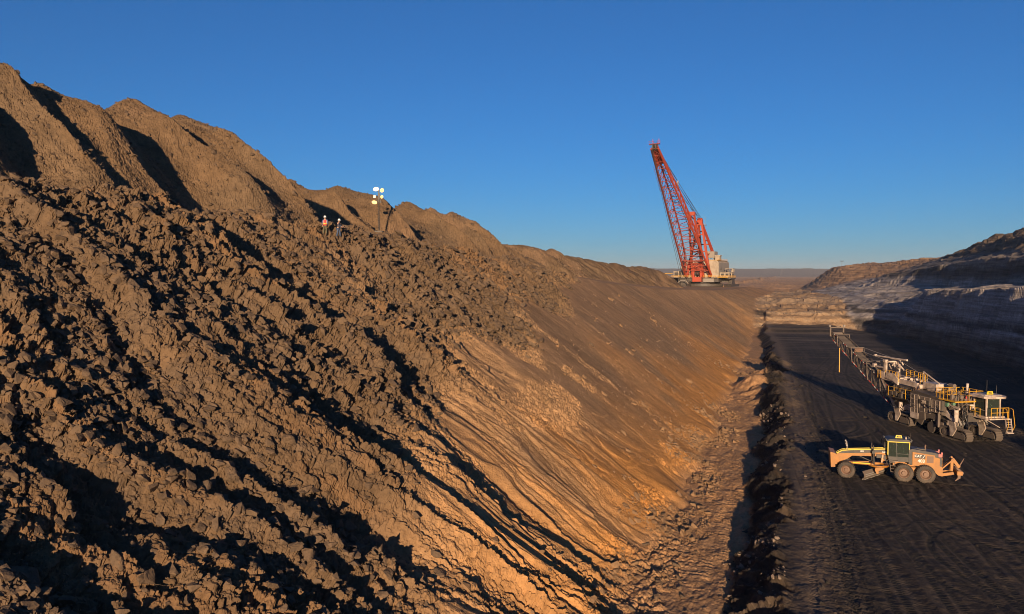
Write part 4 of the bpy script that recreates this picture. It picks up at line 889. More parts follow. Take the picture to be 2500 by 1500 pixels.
for y0 in (-2.24, -1.2):
    m = MB()
    for k in range(12): a = Vector((gg.uniform(-6.6, 3.0), y0 - .02, gg.uniform(2.0, 3.4))); b = a + Vector((gg.uniform(.5, 1.9), 0, gg.uniform(-.5, .3))); m.path([a, a.lerp(b, .5) - Vector((0, .12, .22)), b], .045, 6)
    m.build("pipework", P_HOSE if y0 < -2 else P_STEEL, mi)
m = MB()
for k in range(22): c = (gg.uniform(-6.8, -2.6), gg.uniform(-1.9, -1.3), gg.uniform(3.1, 3.9)); m.box(c, (gg.uniform(.2, .7), .3, gg.uniform(.2, .6)))
for k in range(10): c = (gg.uniform(-6.8, -2.6), -1.5, 3.1); m.tube(c, Vector(c) + Vector((0, 0, 1.3)), .06, 6)
m.build("pump_set", P_DARK, mi)
m = MB()
for k in range(26): c = (gg.uniform(2.2, 5.0), gg.uniform(-1.7, 1.1), gg.uniform(4.15, 4.6)); m.box(c, (gg.uniform(.12, .45), gg.uniform(.12, .4), gg.uniform(.15, .6)))
for k in range(10): c = Vector((gg.uniform(2.2, 5.0), gg.uniform(-1.6, 1.0), 4.2)); m.path([c, c + Vector((.1, 0, .5)), c + Vector((gg.uniform(-.6, .6), .2, .7))], .04, 6)
m.build("valve_stand", P_GREYP, mi)
m = MB()
for k in range(14): a = Vector((gg.uniform(3.2, 5.6), gg.uniform(-1.75, -.7), gg.uniform(2.6, 3.6))); m.path([a, a + Vector((gg.uniform(-.2, .3), -.15, -.5)), a + Vector((gg.uniform(-.3, .5), 0, -1.3))], .045, 6)
m.build("hose_loom", P_HOSE, mi)
m = MB()
for sd_ in (-1, 1): m.tube((4.3, sd_ * 1.55, 3.2), (5.6, sd_ * 1.6, 1.6), .11, 8); m.tube((3.5, sd_ * 1.3, 2.4), (4.4, sd_ * 1.55, 3.1), .14, 8)
m.build("steering_cylinder", P_STEEL, mi)
# lattice mast for hoses at the front
m = MB()
for x, y in ((4.7, -1.2), (5.3, -1.2), (4.7, -.6), (5.3, -.6)): m.bar((x, y, 1.9), (x - .25, y, 4.3), .06)
for k in range(6): z = 2.0 + .4 * k; m.bar((4.7 - .04 * k, -1.2, z), (5.3 - .04 * k, -1.2, z + .4), .04); m.bar((4.7 - .04 * k, -1.2, z), (4.7 - .04 * k, -.6, z), .04); m.bar((5.3 - .04 * k, -1.2, z), (5.3 - .04 * k, -.6, z + .35), .04)
for k in range(5): m.bar((3.6 + .2 * k, -1.7, 3.4), (4.3 + .2 * k, -1.5, 1.9), .05)
m.build("service_mast", P_GREYP, mi)
# cab
cb = MB(); cb.bx(4.7, 7.1, .1, 2.4, 2.55, 2.75)
for x, y in ((4.95, .45), (6.75, .45), (6.75, 2.05), (4.95, 2.05)): cb.bar((x, y, 2.75), (x, y, 4.75), .15)
cb.bar((5.0, .45, 3.35), (6.7, .45, 3.35), .05); cabm = cb.build("cab", P_WHITE, mi)
m = MB(); m.prism([(4.4, .3), (4.7, -.1), (7.0, -.1), (7.5, .5), (7.5, 2.1), (7.0, 2.6), (4.7, 2.6), (4.4, 2.2)], 'z', 4.72, 4.95); m.prism([(4.7, .5), (4.9, .25), (6.8, .25), (7.1, .6), (7.1, 2.0), (6.8, 2.3), (4.9, 2.3), (4.7, 2.1)], 'z', 4.95, 5.05); m.build("roof", P_WHITE, cabm)
m = MB(); m.bx(5.05, 6.65, .44, .455, 2.8, 4.7); m.build("window", P_GLASS, cabm); m = MB(); m.bx(6.745, 6.76, .5, 2.0, 2.8, 4.7); m.build("windscreen", P_GLASS, cabm); m = MB(); m.bx(5.05, 6.65, 2.045, 2.06, 2.8, 4.7); m.build("window", P_GLASS, cabm)
m = MB(); m.box((5.8, 1.2, 3.1), (.6, .6, .15)); m.box((5.5, 1.2, 3.6), (.15, .55, .9)); m.box((6.35, 1.2, 3.2), (.3, .9, .5)); m.tube((6.2, .9, 3.6), (6.2, 1.5, 3.6), .03); m.build("seat", P_DARK, cabm)
m = MB(); m.prism([(.85, 5.03), (1.65, 5.03), (1.55, 5.38), (.95, 5.38)], 'x', 6.2, 6.28); sg = m.build("roof_sign", P_HIVIS, cabm); text("lettering", "202", P_BLK, sg, (6.29, 1.25, 5.2), (0, 1, 0), (0, 0, 1), .3)
m = MB(); m.tube((5.6, 1.4, 5.0), (5.6, 1.4, 6.5), .018, 5); m.tube((6.3, 2.0, 5.0), (6.3, 2.0, 6.0), .018, 5); m.build("antenna", P_BLK, cabm)
m = MB(); m.bx(4.1, 4.95, -.05, .9, 2.75, 3.75); m.bx(4.2, 4.9, .9, 1.8, 2.75, 4.0); ac = m.build("air_conditioner", P_WHITE, mi)
m = MB()
for k in range(9): m.bx(4.18, 4.85, -.085, -.055, 2.86 + k * .09, 2.91 + k * .09)
m.build("grille", P_DARK, ac)
m = MB(); m.bx(4.6, 7.4, -.15, .1, 2.52, 2.64); m.bx(6.9, 7.7, .1, 2.5, 2.5, 2.62); m.bar((6.0, .6, 2.5), (7.4, 1.6, 1.6), .06); m.bar((5.6, .5, 2.5), (5.4, .8, 1.9), .12); m.build("walkway", P_WHITE, mi)
rails([(5.0, -.1, 2.64), (6.5, -.1, 2.64)], .95, post=.7); rails([(7.65, .3, 2.62), (7.65, 2.4, 2.62)], 1.15, post=.7)
m = MB()
for y in (2.0, 2.65): m.bar((7.65, y, 2.6), (7.9, y, 1.15), .05, .14)
for k in range(6): f = k / 5; m.bar((7.66 + .23 * f, 2.0, 2.5 - 1.3 * f), (7.66 + .23 * f, 2.65, 2.5 - 1.3 * f), .18, .04)
m.bx(7.75, 8.1, 1.95, 2.7, 1.05, 1.12); ld = m.build("ladder", P_WHITE, mi)
m = MB()
for y in (1.95, 2.7): m.path([(7.55, y, 3.7), (7.9, y, 3.6), (8.2, y, 1.9), (7.95, y, 1.4)], .03, 6)
m.build("handrail", P_RAIL, ld)
# discharge conveyor
cv = bpy.data.objects.new("discharge_conveyor", None); link(cv, mi)
def CX(f, y, up): # f 0..1 along, up 0 bottom chord 1 top chord
    x = -8.4 + (-21.9 + 8.4) * f; zb = 1.85 + (9.0 - 1.85) * f; dpt = 2.0 - 1.05 * f
    return (x - .45 * dpt * up * .55 + (0.5 * dpt * up * .5), y, zb + dpt * up)
m = MB(); NB = 14
for y in (-.78, .78):
    for k in range(NB):
        a, b = k / NB, (k + 1) / NB; m.bar(CX(a, y, 0), CX(b, y, 0), .09, .11); m.bar(CX(a, y, 1), CX(b, y, 1), .09, .11); m.bar(CX(a, y, 0), CX(b if k % 2 else a, y, 1), .06); m.bar(CX(a if k % 2 else b, y, 0), CX((a + b) / 2, y, 1), .06)
for k in range(NB + 1): a = k / NB; m.bar(CX(a, -.78, 0), CX(a, .78, 0), .06)
m.bar(CX(0, -.78, 0), (-6.8, -.6, 1.5), .14); m.bar(CX(0, .78, 0), (-6.8, .6, 1.5), .14); m.build("truss", P_TRACK, cv)
m = MB(); 
for k in range(NB): a, b = k / NB, (k + 1) / NB; m.bar(CX(a, 0, .80), CX(b, 0, .80), 1.30, .06)
for k in range(NB * 3): a = k / (NB * 3); p = Vector(CX(a, 0, .80)); m.bar(p + Vector((0, -.6, .05)), p + Vector((0, .6, .05)), .05, .05)
m.build("belt", P_BELT, cv)
m = MB()
for f in (.86, .60, .33, .12):
    for y in (-.95, .95): m.bar(CX(f, y, 0), CX(f + .02, y, 1.35), .07)
    m.bar(CX(f + .02, -.95, 1.35), CX(f + .02, .95, 1.35), .08)
m.build("portal_frame", P_GREYP, cv)
m = MB(); m.bar(CX(1.0, -1.0, .3), CX(1.0, -1.0, 1.6), .16); m.bar(CX(1.0, 1.0, .3), CX(1.0, 1.0, 1.6), .16); m.bar(CX(1.0, -1.1, 1.6), CX(1.0, 1.1, 1.6), .14); m.lathe([(0, -.7), (.38, -.7), (.38, .7), (0, .7)], CX(1.0, 0, .55), 'y', 16); m.box(CX(1.0, .1, 1.75), (.3, .5, .2)); m.build("head_frame", P_GREYP, cv)
for y in (-1.1, 1.1):
    m = MB(); m.box(CX(1.0, y, 1.85), (.2, .25, .2)); m.build("work_light", P_STEEL, cv)
m = MB(); p = Vector(CX(.60, 0, 1.2)); m.box(p, (.12, 1.2, .5)); m.build("belt_cover", P_RIM, cv)
tp = (MB(), MB())
for k in range(34):
    a = k / 34; 
    if (k // 3) % 2 == 0 or k % 5 == 0: tp[k % 2].bar(CX(a, -.835, 0), CX(a + 1 / 34, -.835, 0), .02, .12); tp[(k + 1) % 2].bar(CX(a, -.835, 1), CX(a + .5 / 34, -.835, 1), .02, .10)
tp[0].build("warning_tape", P_TAPE, cv); tp[1].build("warning_tape", P_TEXT, cv)
m = MB(); p = Vector(CX(.82, -1.0, .1)); m.tube(p, p - Vector((0, 0, 3.4)), .055, 8); m.build("hanging_rod", P_RAIL, cv)
m = MB(); p = Vector(CX(.62, 1.0, .0)); m.tube(p, p - Vector((0, 0, 2.6)), .04, 6); m.build("hanging_rod", P_BLK, cv)
m = MB(); m.prism([(-10.2, 5.0), (-9.7, 5.1), (-8.6, 3.0), (-6.8, 1.4), (-7.0, 1.9), (-8.9, 3.4)], 'y', -.95, -.85); m.prism([(-8.2, 2.6), (-7.2, 2.4), (-6.4, 1.2), (-7.0, 1.1)], 'y', -.9, .9); m.build("transfer_chute", P_WHITE, cv)
# suspension mast, cylinders and ropes
m = MB()
for y in (-.85, .95):
    m.bar((-9.3, y, 4.9), (-9.2, y, 7.2), .26, .3); m.tube((-9.0, y, 5.0), (-9.0, y, 7.0), .12, 10); m.box((-9.2, y, 7.1), (.5, .4, .35))
m.bar((-9.2, -.85, 7.0), (-9.2, .95, 7.0), .18); m.tube((-12.4, -.1, 7.45), (-9.6, .1, 7.45), .10, 10); m.tube((-9.6, .1, 7.4), (-6.4, .2, 7.45), .12, 10); m.tube((-11.4, -.85, 6.2), (-9.2, -.85, 6.2), .12, 10); m.box((-11.5, -.85, 6.3), (.4, .35, .45)); m.box((-12.5, -.1, 7.5), (.35, .25, .25))
for k in range(8): c = Vector((-9.1 + gg.uniform(-.5, 1.8), gg.uniform(-.8, .9), gg.uniform(6.4, 7.3))); m.tube(c, c + Vector((gg.uniform(-.5, .5), gg.uniform(-.3, .3), -.5)), .09, 8)
m.build("suspension_mast", P_WHITE, mi)
m = MB()
for y in (-.8, .9):
    for f in (.62, .36): m.tube((-9.2, y, 7.2), CX(f, y, 1.35), .025, 5)
    m.tube((-9.2, y, 7.2), (-2.0, y * .6, 5.4), .025, 5)
m.build("wire_rope", P_STEEL, mi)

# ------------------------------------------------------------------ walking dragline
dfx, dfy = -.477, -.879
dlx, dly = .879, -.477
DX0, DY0 = 104 + dlx * 2.4, 447 + dly * 2.4
dz = 11.6
dl = thing("walking_dragline", "giant walking dragline with a red lattice boom and cream machinery house", "dragline", (DX0, DY0, dz), math.atan2(dfy, dfx))
m = MB(); m.lathe([(0, 0), (10.5, 0), (10.8, .4), (10.8, 1.6), (9.0, 1.9), (9.0, 2.6), (0, 2.6)], (0, 0, 0), 'z', 40); m.build("tub", P_DARK, dl)
for y in (-15.6, 15.6):
    m = MB(); m.prism([(-9, .1), (9, .1), (10.2, 1.2), (9.4, 1.5), (-9.4, 1.5), (-10.2, 1.2)], 'y', y - 1.9, y + 1.9); m.prism([(-4, 1.4), (4, 1.4), (2.4, 4.4), (-2.4, 4.4)], 'y', y - .9, y + .9); m.build("walking_shoe", P_DARK, dl)
m = MB(); m.prism([(10.5, 2.7), (10.5, 5.0), (-15.5, 5.0), (-15.5, 3.2), (-11, 2.7)], 'y', -11, 11); m.bx(-4, 8, -16.6, 16.9, 4.2, 4.9); m.bx(-3, 3, -14.5, 14.5, 2.4, 4.2); m.build("revolving_frame", P_DARK, dl)
m = MB(); m.prism([(2.8, 2.6), (2.8, 4.9), (8.5, 4.9), (8.5, 2.6)], 'x', 10.5, 10.65); m.build("frame_skirt", P_GREYH, dl)
hs = MB(); hs.prism([(-10.3, 5.02), (-10.3, 13.4), (-9.4, 14.3), (9.4, 14.3), (10.4, 13.4), (10.4, 5.02)], 'x', -15.0, 8.4)
for k in range(9): pass
hso = hs.build("machinery_house", P_CREAM, dl)
m = MB()
for y in np.linspace(-9.6, 9.6, 13): m.bx(8.4, 8.47, y - .09, y + .09, 5.1, 13.6)
for x in np.linspace(-14.4, 7.9, 12): m.bx(x - .09, x + .09, 10.4, 10.47, 5.1, 13.3)
m.build("wall_rib", P_CREAM, hso)
m = MB(); m.bx(-14.6, 7.6, 10.475, 10.56, 7.6, 13.1); sp_ = m.build("side_shade_sheet", P_GREYH, hso)  # grey sheet over the cream wall: the side's shade put into colour
m = MB()
for a, b in (((4.6, 9.3), (2.7, 9.3)), ((2.7, 9.3), (3.65, 11.1)), ((3.65, 11.1), (4.6, 9.3)), ((4.1, 9.55), (3.65, 10.4)), ((3.2, 9.55), (3.65, 10.4))): m.bar((a[0], 10.6, a[1]), (b[0], 10.6, b[1]), .1, .26)
m.build("emblem", P_DARK, sp_)
m = MB(); m.bx(-14.9, 8.3, -10.2, 10.3, 14.32, 14.42)
for y in (-10.2, 10.2):
    for x in np.linspace(-14.8, 8.2, 14): m.bar((x, y * .93, 14.3), (x, y * .93, 15.3), .07)
    m.bar((-14.8, y * .93, 15.3), (8.2, y * .93, 15.3), .07); m.bar((-14.8, y * .93, 14.85), (8.2, y * .93, 14.85), .06)
m.build("roof_rail", P_RAIL, hso)
m = MB(); m.bx(-5.5, 1.5, 2.4, 6.4, 15.9, 19.4); au = m.build("roof_unit", P_GREYH, hso)
m = MB(); m.bx(1.52, 1.9, 2.1, 3.2, 15.8, 19.6); m.bx(-5.4, 1.4, 2.5, 6.3, 14.4, 14.9); m.bx(-3.4, .6, 6.6, 9.0, 14.4, 16.8); m.bx(-3.7, .9, 6.3, 9.3, 16.8, 17.3)
for x, y in ((-5, 2.8), (1, 2.8), (-5, 6), (1, 6)): m.bar((x, y, 14.9), (x, y, 15.9), .3)
m.build("roof_vent", P_CREAM, hso)
# decks, operator cabs, rails
m = MB(); m.bx(-5, 10.5, 11.0, 16.6, 4.92, 5.05); m.bx(6, 12.5, -14.6, -9.0, 4.92, 5.05); m.bx(8.5, 12.5, -9, 11, 4.92, 5.05); m.build("side_deck", P_DARK, dl)
def dcab(x0, x1, y0, y1, z1, name="operator_cab"):
    m = MB(); m.bx(x0, x1, y0, y1, 5.06, z1); c = m.build(name, P_CREAM, dl)
    m = MB()
    n = max(1, round((y1 - y0) / 2.2)); w = (y1 - y0) / n
    for k in range(n): m = MB(); m.bx(x1, x1 + .05, y0 + w * k + .45, y0 + w * (k + 1) - .45, 5.9, z1 - .5); m.build("window", P_BLK, c)
    m = MB(); m.bx(x0 + .8, x1 - .8, y1, y1 + .05, 6.0, z1 - .6); m.build("window", P_BLK, c); m = MB(); m.bx(x0 - .2, x1 + .3, y0 - .2, y1 + .2, z1 + .003, z1 + .15); m.build("roof", P_CREAM, c); return c
dcab(7, 10.8, -13.6, -10.6, 8.4); dcab(2.5, 6.8, 10.9, 15.9, 7.7, "control_house"); dcab(-2.2, 2.2, 12.0, 16.2, 7.7, "control_house")
m = MB(); m.bx(-3.5, 1.5, 12.6, 16.2, 7.9, 8.0)
for x, y in ((-3.4, 12.7), (1.4, 12.7), (-3.4, 16.1), (1.4, 16.1)): m.bar((x, y, 8.0), (x, y, 9.9), .2)
m.bx(-3.7, 1.7, 12.4, 16.4, 9.9, 10.05); m.bx(-3.4, -1.5, 15.0, 16.1, 8.0, 9.6); m.build("shelter", P_CREAM, dl)
m = MB()
def drail(a, b):
    a = Vector(a); b = Vector(b); n = max(1, round((b - a).length / 1.5))
    for k in range(n + 1): p = a.lerp(b, k / n); m.bar(p, p + Vector((0, 0, 1.1)), .09)
    for q in (1.1, .55): m.bar(a + Vector((0, 0, q)), b + Vector((0, 0, q)), .09)
drail((12.4, -14.5, 5.05), (12.4, -3.2, 5.05)); drail((12.4, 3.2, 5.05), (12.4, 10.9, 5.05)); drail((10.4, 11, 5.05), (10.4, 16.5, 5.05)); drail((10.4, 16.5, 5.05), (-5, 16.5, 5.05)); drail((6, -14.5, 5.05), (12.4, -14.5, 5.05))
m.bar((9, -14.5, 7.4), (9, -21, 7.3), .25); m.bx(12.35, 12.6, 11, 16.6, 5.1, 5.4); m.build("deck_railing", P_RAIL, dl)
# front drag-drum tower between the boom feet
m = MB(); m.bx(10.7, 13.4, -2.4, 2.4, 2.8, 5.4); m.bx(10.7, 12.8, -2.6, -1.5, 5.4, 12.5); m.bx(10.7, 12.8, 1.5, 2.6, 5.4, 12.5); m.bx(10.7, 12.6, -2.6, 2.6, 8.9, 9.6); m.bx(10.7, 12.6, -2.6, 2.6, 11.8, 12.9); m.bx(10.8, 11.4, -1.5, 1.5, 9.6, 11.8)
m.build("fairlead_tower", P_RED, dl)
m = MB()
for y in (-.8, .8): m.lathe([(0, -.25), (1.1, -.25), (.95, 0), (1.1, .25), (0, .25)], (12.9, y, 7.2), 'y', 16)
m.build("fairlead_sheave", P_DARK, dl)
# boom
F0 = Vector((11, 0, 6.2)); T0 = Vector((85.5, 0, 64.3)); bd = (T0 - F0).normalized(); bu = Vector((-bd.z, 0, bd.x)); BL = (T0 - F0).length
def bw(f): return 7.3 + (1.7 - 7.3) * f
def bdep(f): return np.interp(f, [0, .06, .30, .62, .9, 1], [.4, 2.2, 6.2, 6.2, 3.0, 2.2])
def BP(f, sd_, k):  # k 0 bottom outer, 1 top inner
    p = F0 + bd * (BL * f); w = bw(f) - (0 if k == 0 else 1.6 * min(1, f * 8) * (1 - .35 * f))
    return p + bu * (bdep(f) * k) + Vector((0, sd_ * w, 0))
ch = MB(); la = MB(); NS = 22
for sd_ in (-1, 1):
    for k in range(NS):
        a, b = k / NS, (k + 1) / NS
        for c in (0, 1): ch.tube(BP(a, sd_, c), BP(b, sd_, c), .42 if c else .46, 8)
        la.bar(BP(a, sd_, 0), BP(b, sd_, 1), .26); la.bar(BP(a, sd_, 1), BP(b, sd_, 0), .18) if k % 2 else la.bar(BP(b, sd_, 0), BP(b, sd_, 1), .22)
        # inner secondary chord pair gives the leg its box section
        la.bar(BP(a, sd_, .5) - Vector((0, sd_ * 1.3, 0)), BP(b, sd_, .5) - Vector((0, sd_ * 1.3, 0)), .2)
for k in range(1, NS + 1):
    a, b = (k - 1) / NS, k / NS
    for c in (0, 1):
        la.bar(BP(b, -1, c), BP(b, 1, c), .26)
        if k % 2: la.bar(BP(a, -1, c), BP(b, 1, c), .2)
        else: la.bar(BP(a, 1, c), BP(b, -1, c), .2)
bo = ch.build("boom", P_RED, dl); la.build("boom_lacing", P_REDD, bo)
# plated tip with walkway, sheaves and masts
m = MB()
for sd_ in (-1, 1):
    vs = [BP(.86, sd_, 0), BP(1, sd_, 0), BP(1, sd_, 1), BP(.86, sd_, 1)]; o = Vector((0, .3 * sd_, 0)); m.add([v for v in vs] + [v + o for v in vs], [(3, 2, 1, 0), (4, 5, 6, 7)] + [(k, (k + 1) % 4, 4 + (k + 1) % 4, 4 + k) for k in range(4)])
vs = [BP(.86, -1, 1), BP(1, -1, 1), BP(1, 1, 1), BP(.86, 1, 1)]; m.add(vs + [v + bu * .2 for v in vs], [(3, 2, 1, 0), (4, 5, 6, 7)] + [(k, (k + 1) % 4, 4 + (k + 1) % 4, 4 + k) for k in range(4)]); m.build("boom_head", P_RED, bo)
m = MB(); tp_ = F0 + bd * BL
for y in (-.7, .7): m.lathe([(0, -.3), (1.6, -.3), (1.4, 0), (1.6, .3), (0, .3)], tp_ + Vector((0, y, 0)) + bu * 1.0, 'y', 18)
m.build("point_sheave", P_DARK, bo)
m = MB(); m.box(tp_ + bu * 2.9 + Vector((.2, -.6, 0)), (1.6, 4.8, .4))
for y in (-3, -1, 1, 2.2): m.bar(tp_ + bu * 3 + Vector((.8, y, 0)), tp_ + bu * 3 + Vector((.8, y, 1.3)), .12)
m.bar(tp_ + bu * 3 + Vector((.8, -3.2, 1.2)), tp_ + bu * 3 + Vector((.8, 2.2, 1.2)), .1); m.build("tip_platform", P_REDD, bo)
m = MB()
for y in (-1.4, 1.5): m.tube(tp_ + bu * 2.8 + Vector((0, y, 0)), tp_ + bu * 2.8 + Vector((.2, y, 2.4)), .14, 6)
m.build("tip_light", P_TAPE, bo)
m = MB()  # side ladder near the tip
for k in range(9):
    f = .70 + k * .02; p = BP(f, -1, 0) - Vector((0, 1.1, 0)); m.bar(p, p + Vector((0, .9, 0)), .1)
for q in (.3, 1.1): m.bar(BP(.70, -1, 0) - Vector((0, q, 0)), BP(.88, -1, 0) - Vector((0, q, 0)), .1)
for f in (.10, .16, .22, .28, .34, .4, .46, .52, .58, .64): p = BP(f, -1, 0); m.bar(p, p - Vector((0, 1.0, 0)), .14)
m.build("boom_ladder", P_REDD, bo)
m = MB(); p = F0 + bd * (BL * .66) + bu * 6.3 + Vector((0, 2.0, 0)); m.box(p, (1.0, 1.0, 1.0)); m.bar(p, p + bu * 3 + bd * 1.2, .5, .5); m.bar(p + bd * 3, p + bu * 1.5, .4); m.build("rope_guide", P_CREAM, bo)
# mast and gantry
m = MB(); MT = Vector((25, 0, 38.6))
for sd_ in (-1, 1):
    a = Vector((10.6, sd_ * 3.0, 5.2)); b = MT + Vector((0, sd_ * 1.5, 0)); m.bar(a, b, 1.1, 1.1, .9, .9)
for k in range(1, 9): f = k / 9; a = Vector((10.6, -3, 5.2)).lerp(MT + Vector((0, -1.5, 0)), f); b = Vector((10.6, 3, 5.2)).lerp(MT + Vector((0, 1.5, 0)), f); m.bar(a, b, .35); m.bar(a, Vector((10.6, 3, 5.2)).lerp(MT + Vector((0, 1.5, 0)), f - 1 / 9), .28)
m.box(MT, (1.8, 4.0, 2.0)); m.build("mast", P_RED, dl)
m = MB(); GP = Vector((8.0, 0, 36.2))
for sd_ in (-1, 1):
    m.bar((10.2, sd_ * 6.4, 5.2), GP + Vector((.3, sd_ * 1.0, -1.5)), 1.3, 1.3, 1.0, 1.0); m.bar((-12.5, sd_ * 4.2, 13.0), GP + Vector((-.5, sd_ * .9, -1.5)), 1.3, 1.5, 1.0, 1.0)
    for f in (.35, .62): m.bar(Vector((10.2, sd_ * 6.4, 5.2)).lerp(GP, f), Vector((-12.5, sd_ * 4.2, 13)).lerp(GP, f * .9), .5)
for f in (.45, .75): m.bar(Vector((-12.5, -4.2, 13)).lerp(GP, f), Vector((-12.5, 4.2, 13)).lerp(GP, f), .6); m.bar(Vector((10.2, -6.4, 5.2)).lerp(GP, f), Vector((10.2, 6.4, 5.2)).lerp(GP, f), .6)
m.box(GP - Vector((0, 0, 1.2)), (2.2, 2.8, 3.2)); m.lathe([(0, -1.2), (1.2, -1.2), (1.2, 1.2), (0, 1.2)], GP, 'y', 14); ga = m.build("gantry", P_RED, dl)
m = MB(); m.box(GP + Vector((-1.5, 1.8, -2.6)), (2.4, 2.6, .3)); m.bar(GP + Vector((-1.5, 2.4, -2.5)), GP + Vector((-1.5, 2.4, 1.8)), .14); m.build("gantry_platform", P_GREYH, ga)
m = MB(); m.bar(GP + Vector((0, -.4, -2.2)), MT + Vector((0, -.4, -1)), .45); m.build("gantry_strut", P_RED, ga)
m = MB()
for y in (-.9, -.3, .3, .9): m.tube(GP + Vector((0, y, .8)), BP(.93, 1 if y > 0 else -1, 1) + bu * .6 + Vector((0, -y, 0)), .10, 5)
for sd_ in (-1, 1): m.tube(GP + Vector((0, sd_ * .6, 0)), BP(.58, sd_, 1), .09, 5); m.tube(MT + Vector((0, sd_, 1)), BP(.62, sd_, 1), .09, 5)
m.build("suspension_rope", P_DARK, dl)
m = MB(); BK = Vector((14.5, -6.6, 3.4))
for k, y in enumerate((-1.8, -.7, .5, 1.6)): m.tube(tp_ + Vector((.8, -1.4 + .25 * k, -.5)), BK + Vector((.2 * k, y - .4, 3.2)), .085, 5)
m.build("hoist_rope", P_DARK, dl)
bkx = DX0 + dfx * BK.x + dlx * BK.y; bky = DY0 + dfy * BK.x + dly * BK.y
bk = thing("dragline_bucket", "dark steel dragline bucket with a pale rim, resting in front of the dragline", "bucket", (bkx, bky, dz - .1), math.atan2(dfy, dfx))
m = MB(); W = 2.9
sect = [(3.2, .1), (-2.2, .1), (-3.0, 1.2), (-2.8, 3.3), (-2.5, 3.3), (-2.6, 1.4), (-1.9, .45), (3.2, .45)]
m.prism(sect, 'y', -W, W)
for sd_ in (-1, 1): m.prism([(3.4, .1), (-2.2, .1), (-3.0, 1.2), (-2.8, 3.3), (1.4, 2.6), (2.4, 1.6)], 'y', sd_ * W, sd_ * (W - .3))
m.build("shell", P_DARK, bk)
m = MB(); pts = [(2.4, W * math.cos(t), 1.7 + 1.9 * math.sin(t)) for t in np.linspace(0, math.pi, 11)]; m.path(pts, .22, 8); m.build("arch", P_GREYH, bk)
for y in np.linspace(-2.4, 2.4, 5): m = MB(); m.bar((3.1, y, .3), (4.3, y, .2), .5, .3, .2, .12); m.build("tooth", P_STEEL, bk)
m = MB()
for y in (-2.6, 2.6): m.path([(0, y, 1.8), (0, y * .8, 4.6), (.2, y * .5, 6.6)], .14, 6)
m.build("lifting_chain", P_DARK, bk)

# ------------------------------------------------------------------ light tower on the bench
lx, ly = -19.8, 120.0; lz = ground_at(lx, ly, .8)
lt = thing("light_tower", "portable light tower with lit round lamps, standing on the bench below the spoil piles", "light tower", (lx, ly, lz), 0)
LH = 30.6 - lz
LAMP = lampmat("lamp_glow", (1.0, .62, .16), .75); LAMPW = lampmat("lamp_white", (1.0, .78, .38), 1.1)
m = MB(); m.bx(-.6, .6, -.9, .9, .3, .8); m.bx(-.65, .65, -.8, .8, .8, .9); m.build("trailer", P_DARK, lt)
for sd_ in (-1, 1):
    m = MB(); m.lathe([(0, -.1), (.18, -.1), (.34, -.08), (.34, .08), (.18, .1), (0, .1)], (sd_ * .8, .2, .33), 'x', 14); m.build("wheel", P_TYRE, lt)
m = MB(); m.bar((.6, -.9, .5), (1.6, -1.5, .42), .16, .16); m.bx(1.45, 1.75, -1.65, -1.35, .0, .5); m.build("outrigger", P_HIVIS, lt)
m = MB(); m.tube((0, 0, 1.0), (0, 0, LH * .45), .10, 8); m.tube((0, 0, LH * .45), (0, 0, LH - .6), .07, 8); m.build("mast", P_DARK, lt)
m = MB(); m.path([(.20 * math.cos(k * .9), .20 * math.sin(k * .9), 1.2 + (LH - 2.6) * k / 90) for k in range(91)] + [(.0, -.1, LH - .6)], .028, 5); m.build("coiled_cable", P_HOSE, lt)
m = MB(); m.bar((-.05, 0, LH - 1.9), (-.05, 0, LH + .1), .14); m.bar((-.65, 0, LH - .1), (.75, 0, LH - .15), .1); m.bar((-.65, 0, LH - 1.75), (.6, 0, LH - 1.2), .1); m.box((.05, .0, LH - .8), (.3, .25, .7)); m.box((.25, -.05, LH - 1.7), (.2, .2, .3)); m.build("lamp_bracket", P_BLK, lt)
for (x, z, w, h, tl, mt) in ((-.35, LH + .12, .42, .28, -.1, LAMPW), (.52, LH - .05, .26, .30, .35, LAMP), (.50, LH - 1.0, .20, .24, .2, LAMP), (-.62, LH - 1.82, .38, .25, .2, LAMP)):
    e = bpy.data.objects.new("lamp", None); link(e, lt); e.location = (x, -.25, z); e.rotation_euler = (0, tl, 0)
    m = MB(); m.lathe([(.3, .12), (.55, .3), (1.08, 0), (1.02, 0), (.5, .26), (.3, .1)], (0, 0, 0), 'y', 20); o = m.build("reflector", P_STEEL, e); o.scale = (w, .6, h)
    m = MB(); m.lathe([(0, .02), (1.0, .02), (.98, -.05), (0, -.12)], (0, 0, 0), 'y', 20); o = m.build("lens", mt, e); o.scale = (w, .6, h)
m = MB(); m.box((-.58, -.2, LH - .98), (.34, .2, .38), Matrix.Rotation(.1, 3, 'Y')); m.build("control_box", P_TEXT, lt)

# ------------------------------------------------------------------ thin mast on the far hill
tx, ty = 246.0, 600.0; tz = ground_at(tx, ty, .5)
tm = thing("lamp_mast", "tiny thin mast with a small box on top, standing on the far right hill", "mast", (tx, ty, tz - .2), 0)
m = MB(); m.tube((0, 0, 0), (0, 0, 5.0), .12, 6); m.build("pole", P_STEEL, tm)
m = MB(); m.bar((-1.0, 0, 5.0), (1.0, 0, 5.0), .15)
for x in (-.8, .8): m.box((x, 0, 5.35), (.5, .4, .55))
m.build("lamp_head", P_BLK, tm); m = MB(); m.bx(-.5, .5, -.5, .5, 0, .7); m.build("base", P_WHITE, tm)

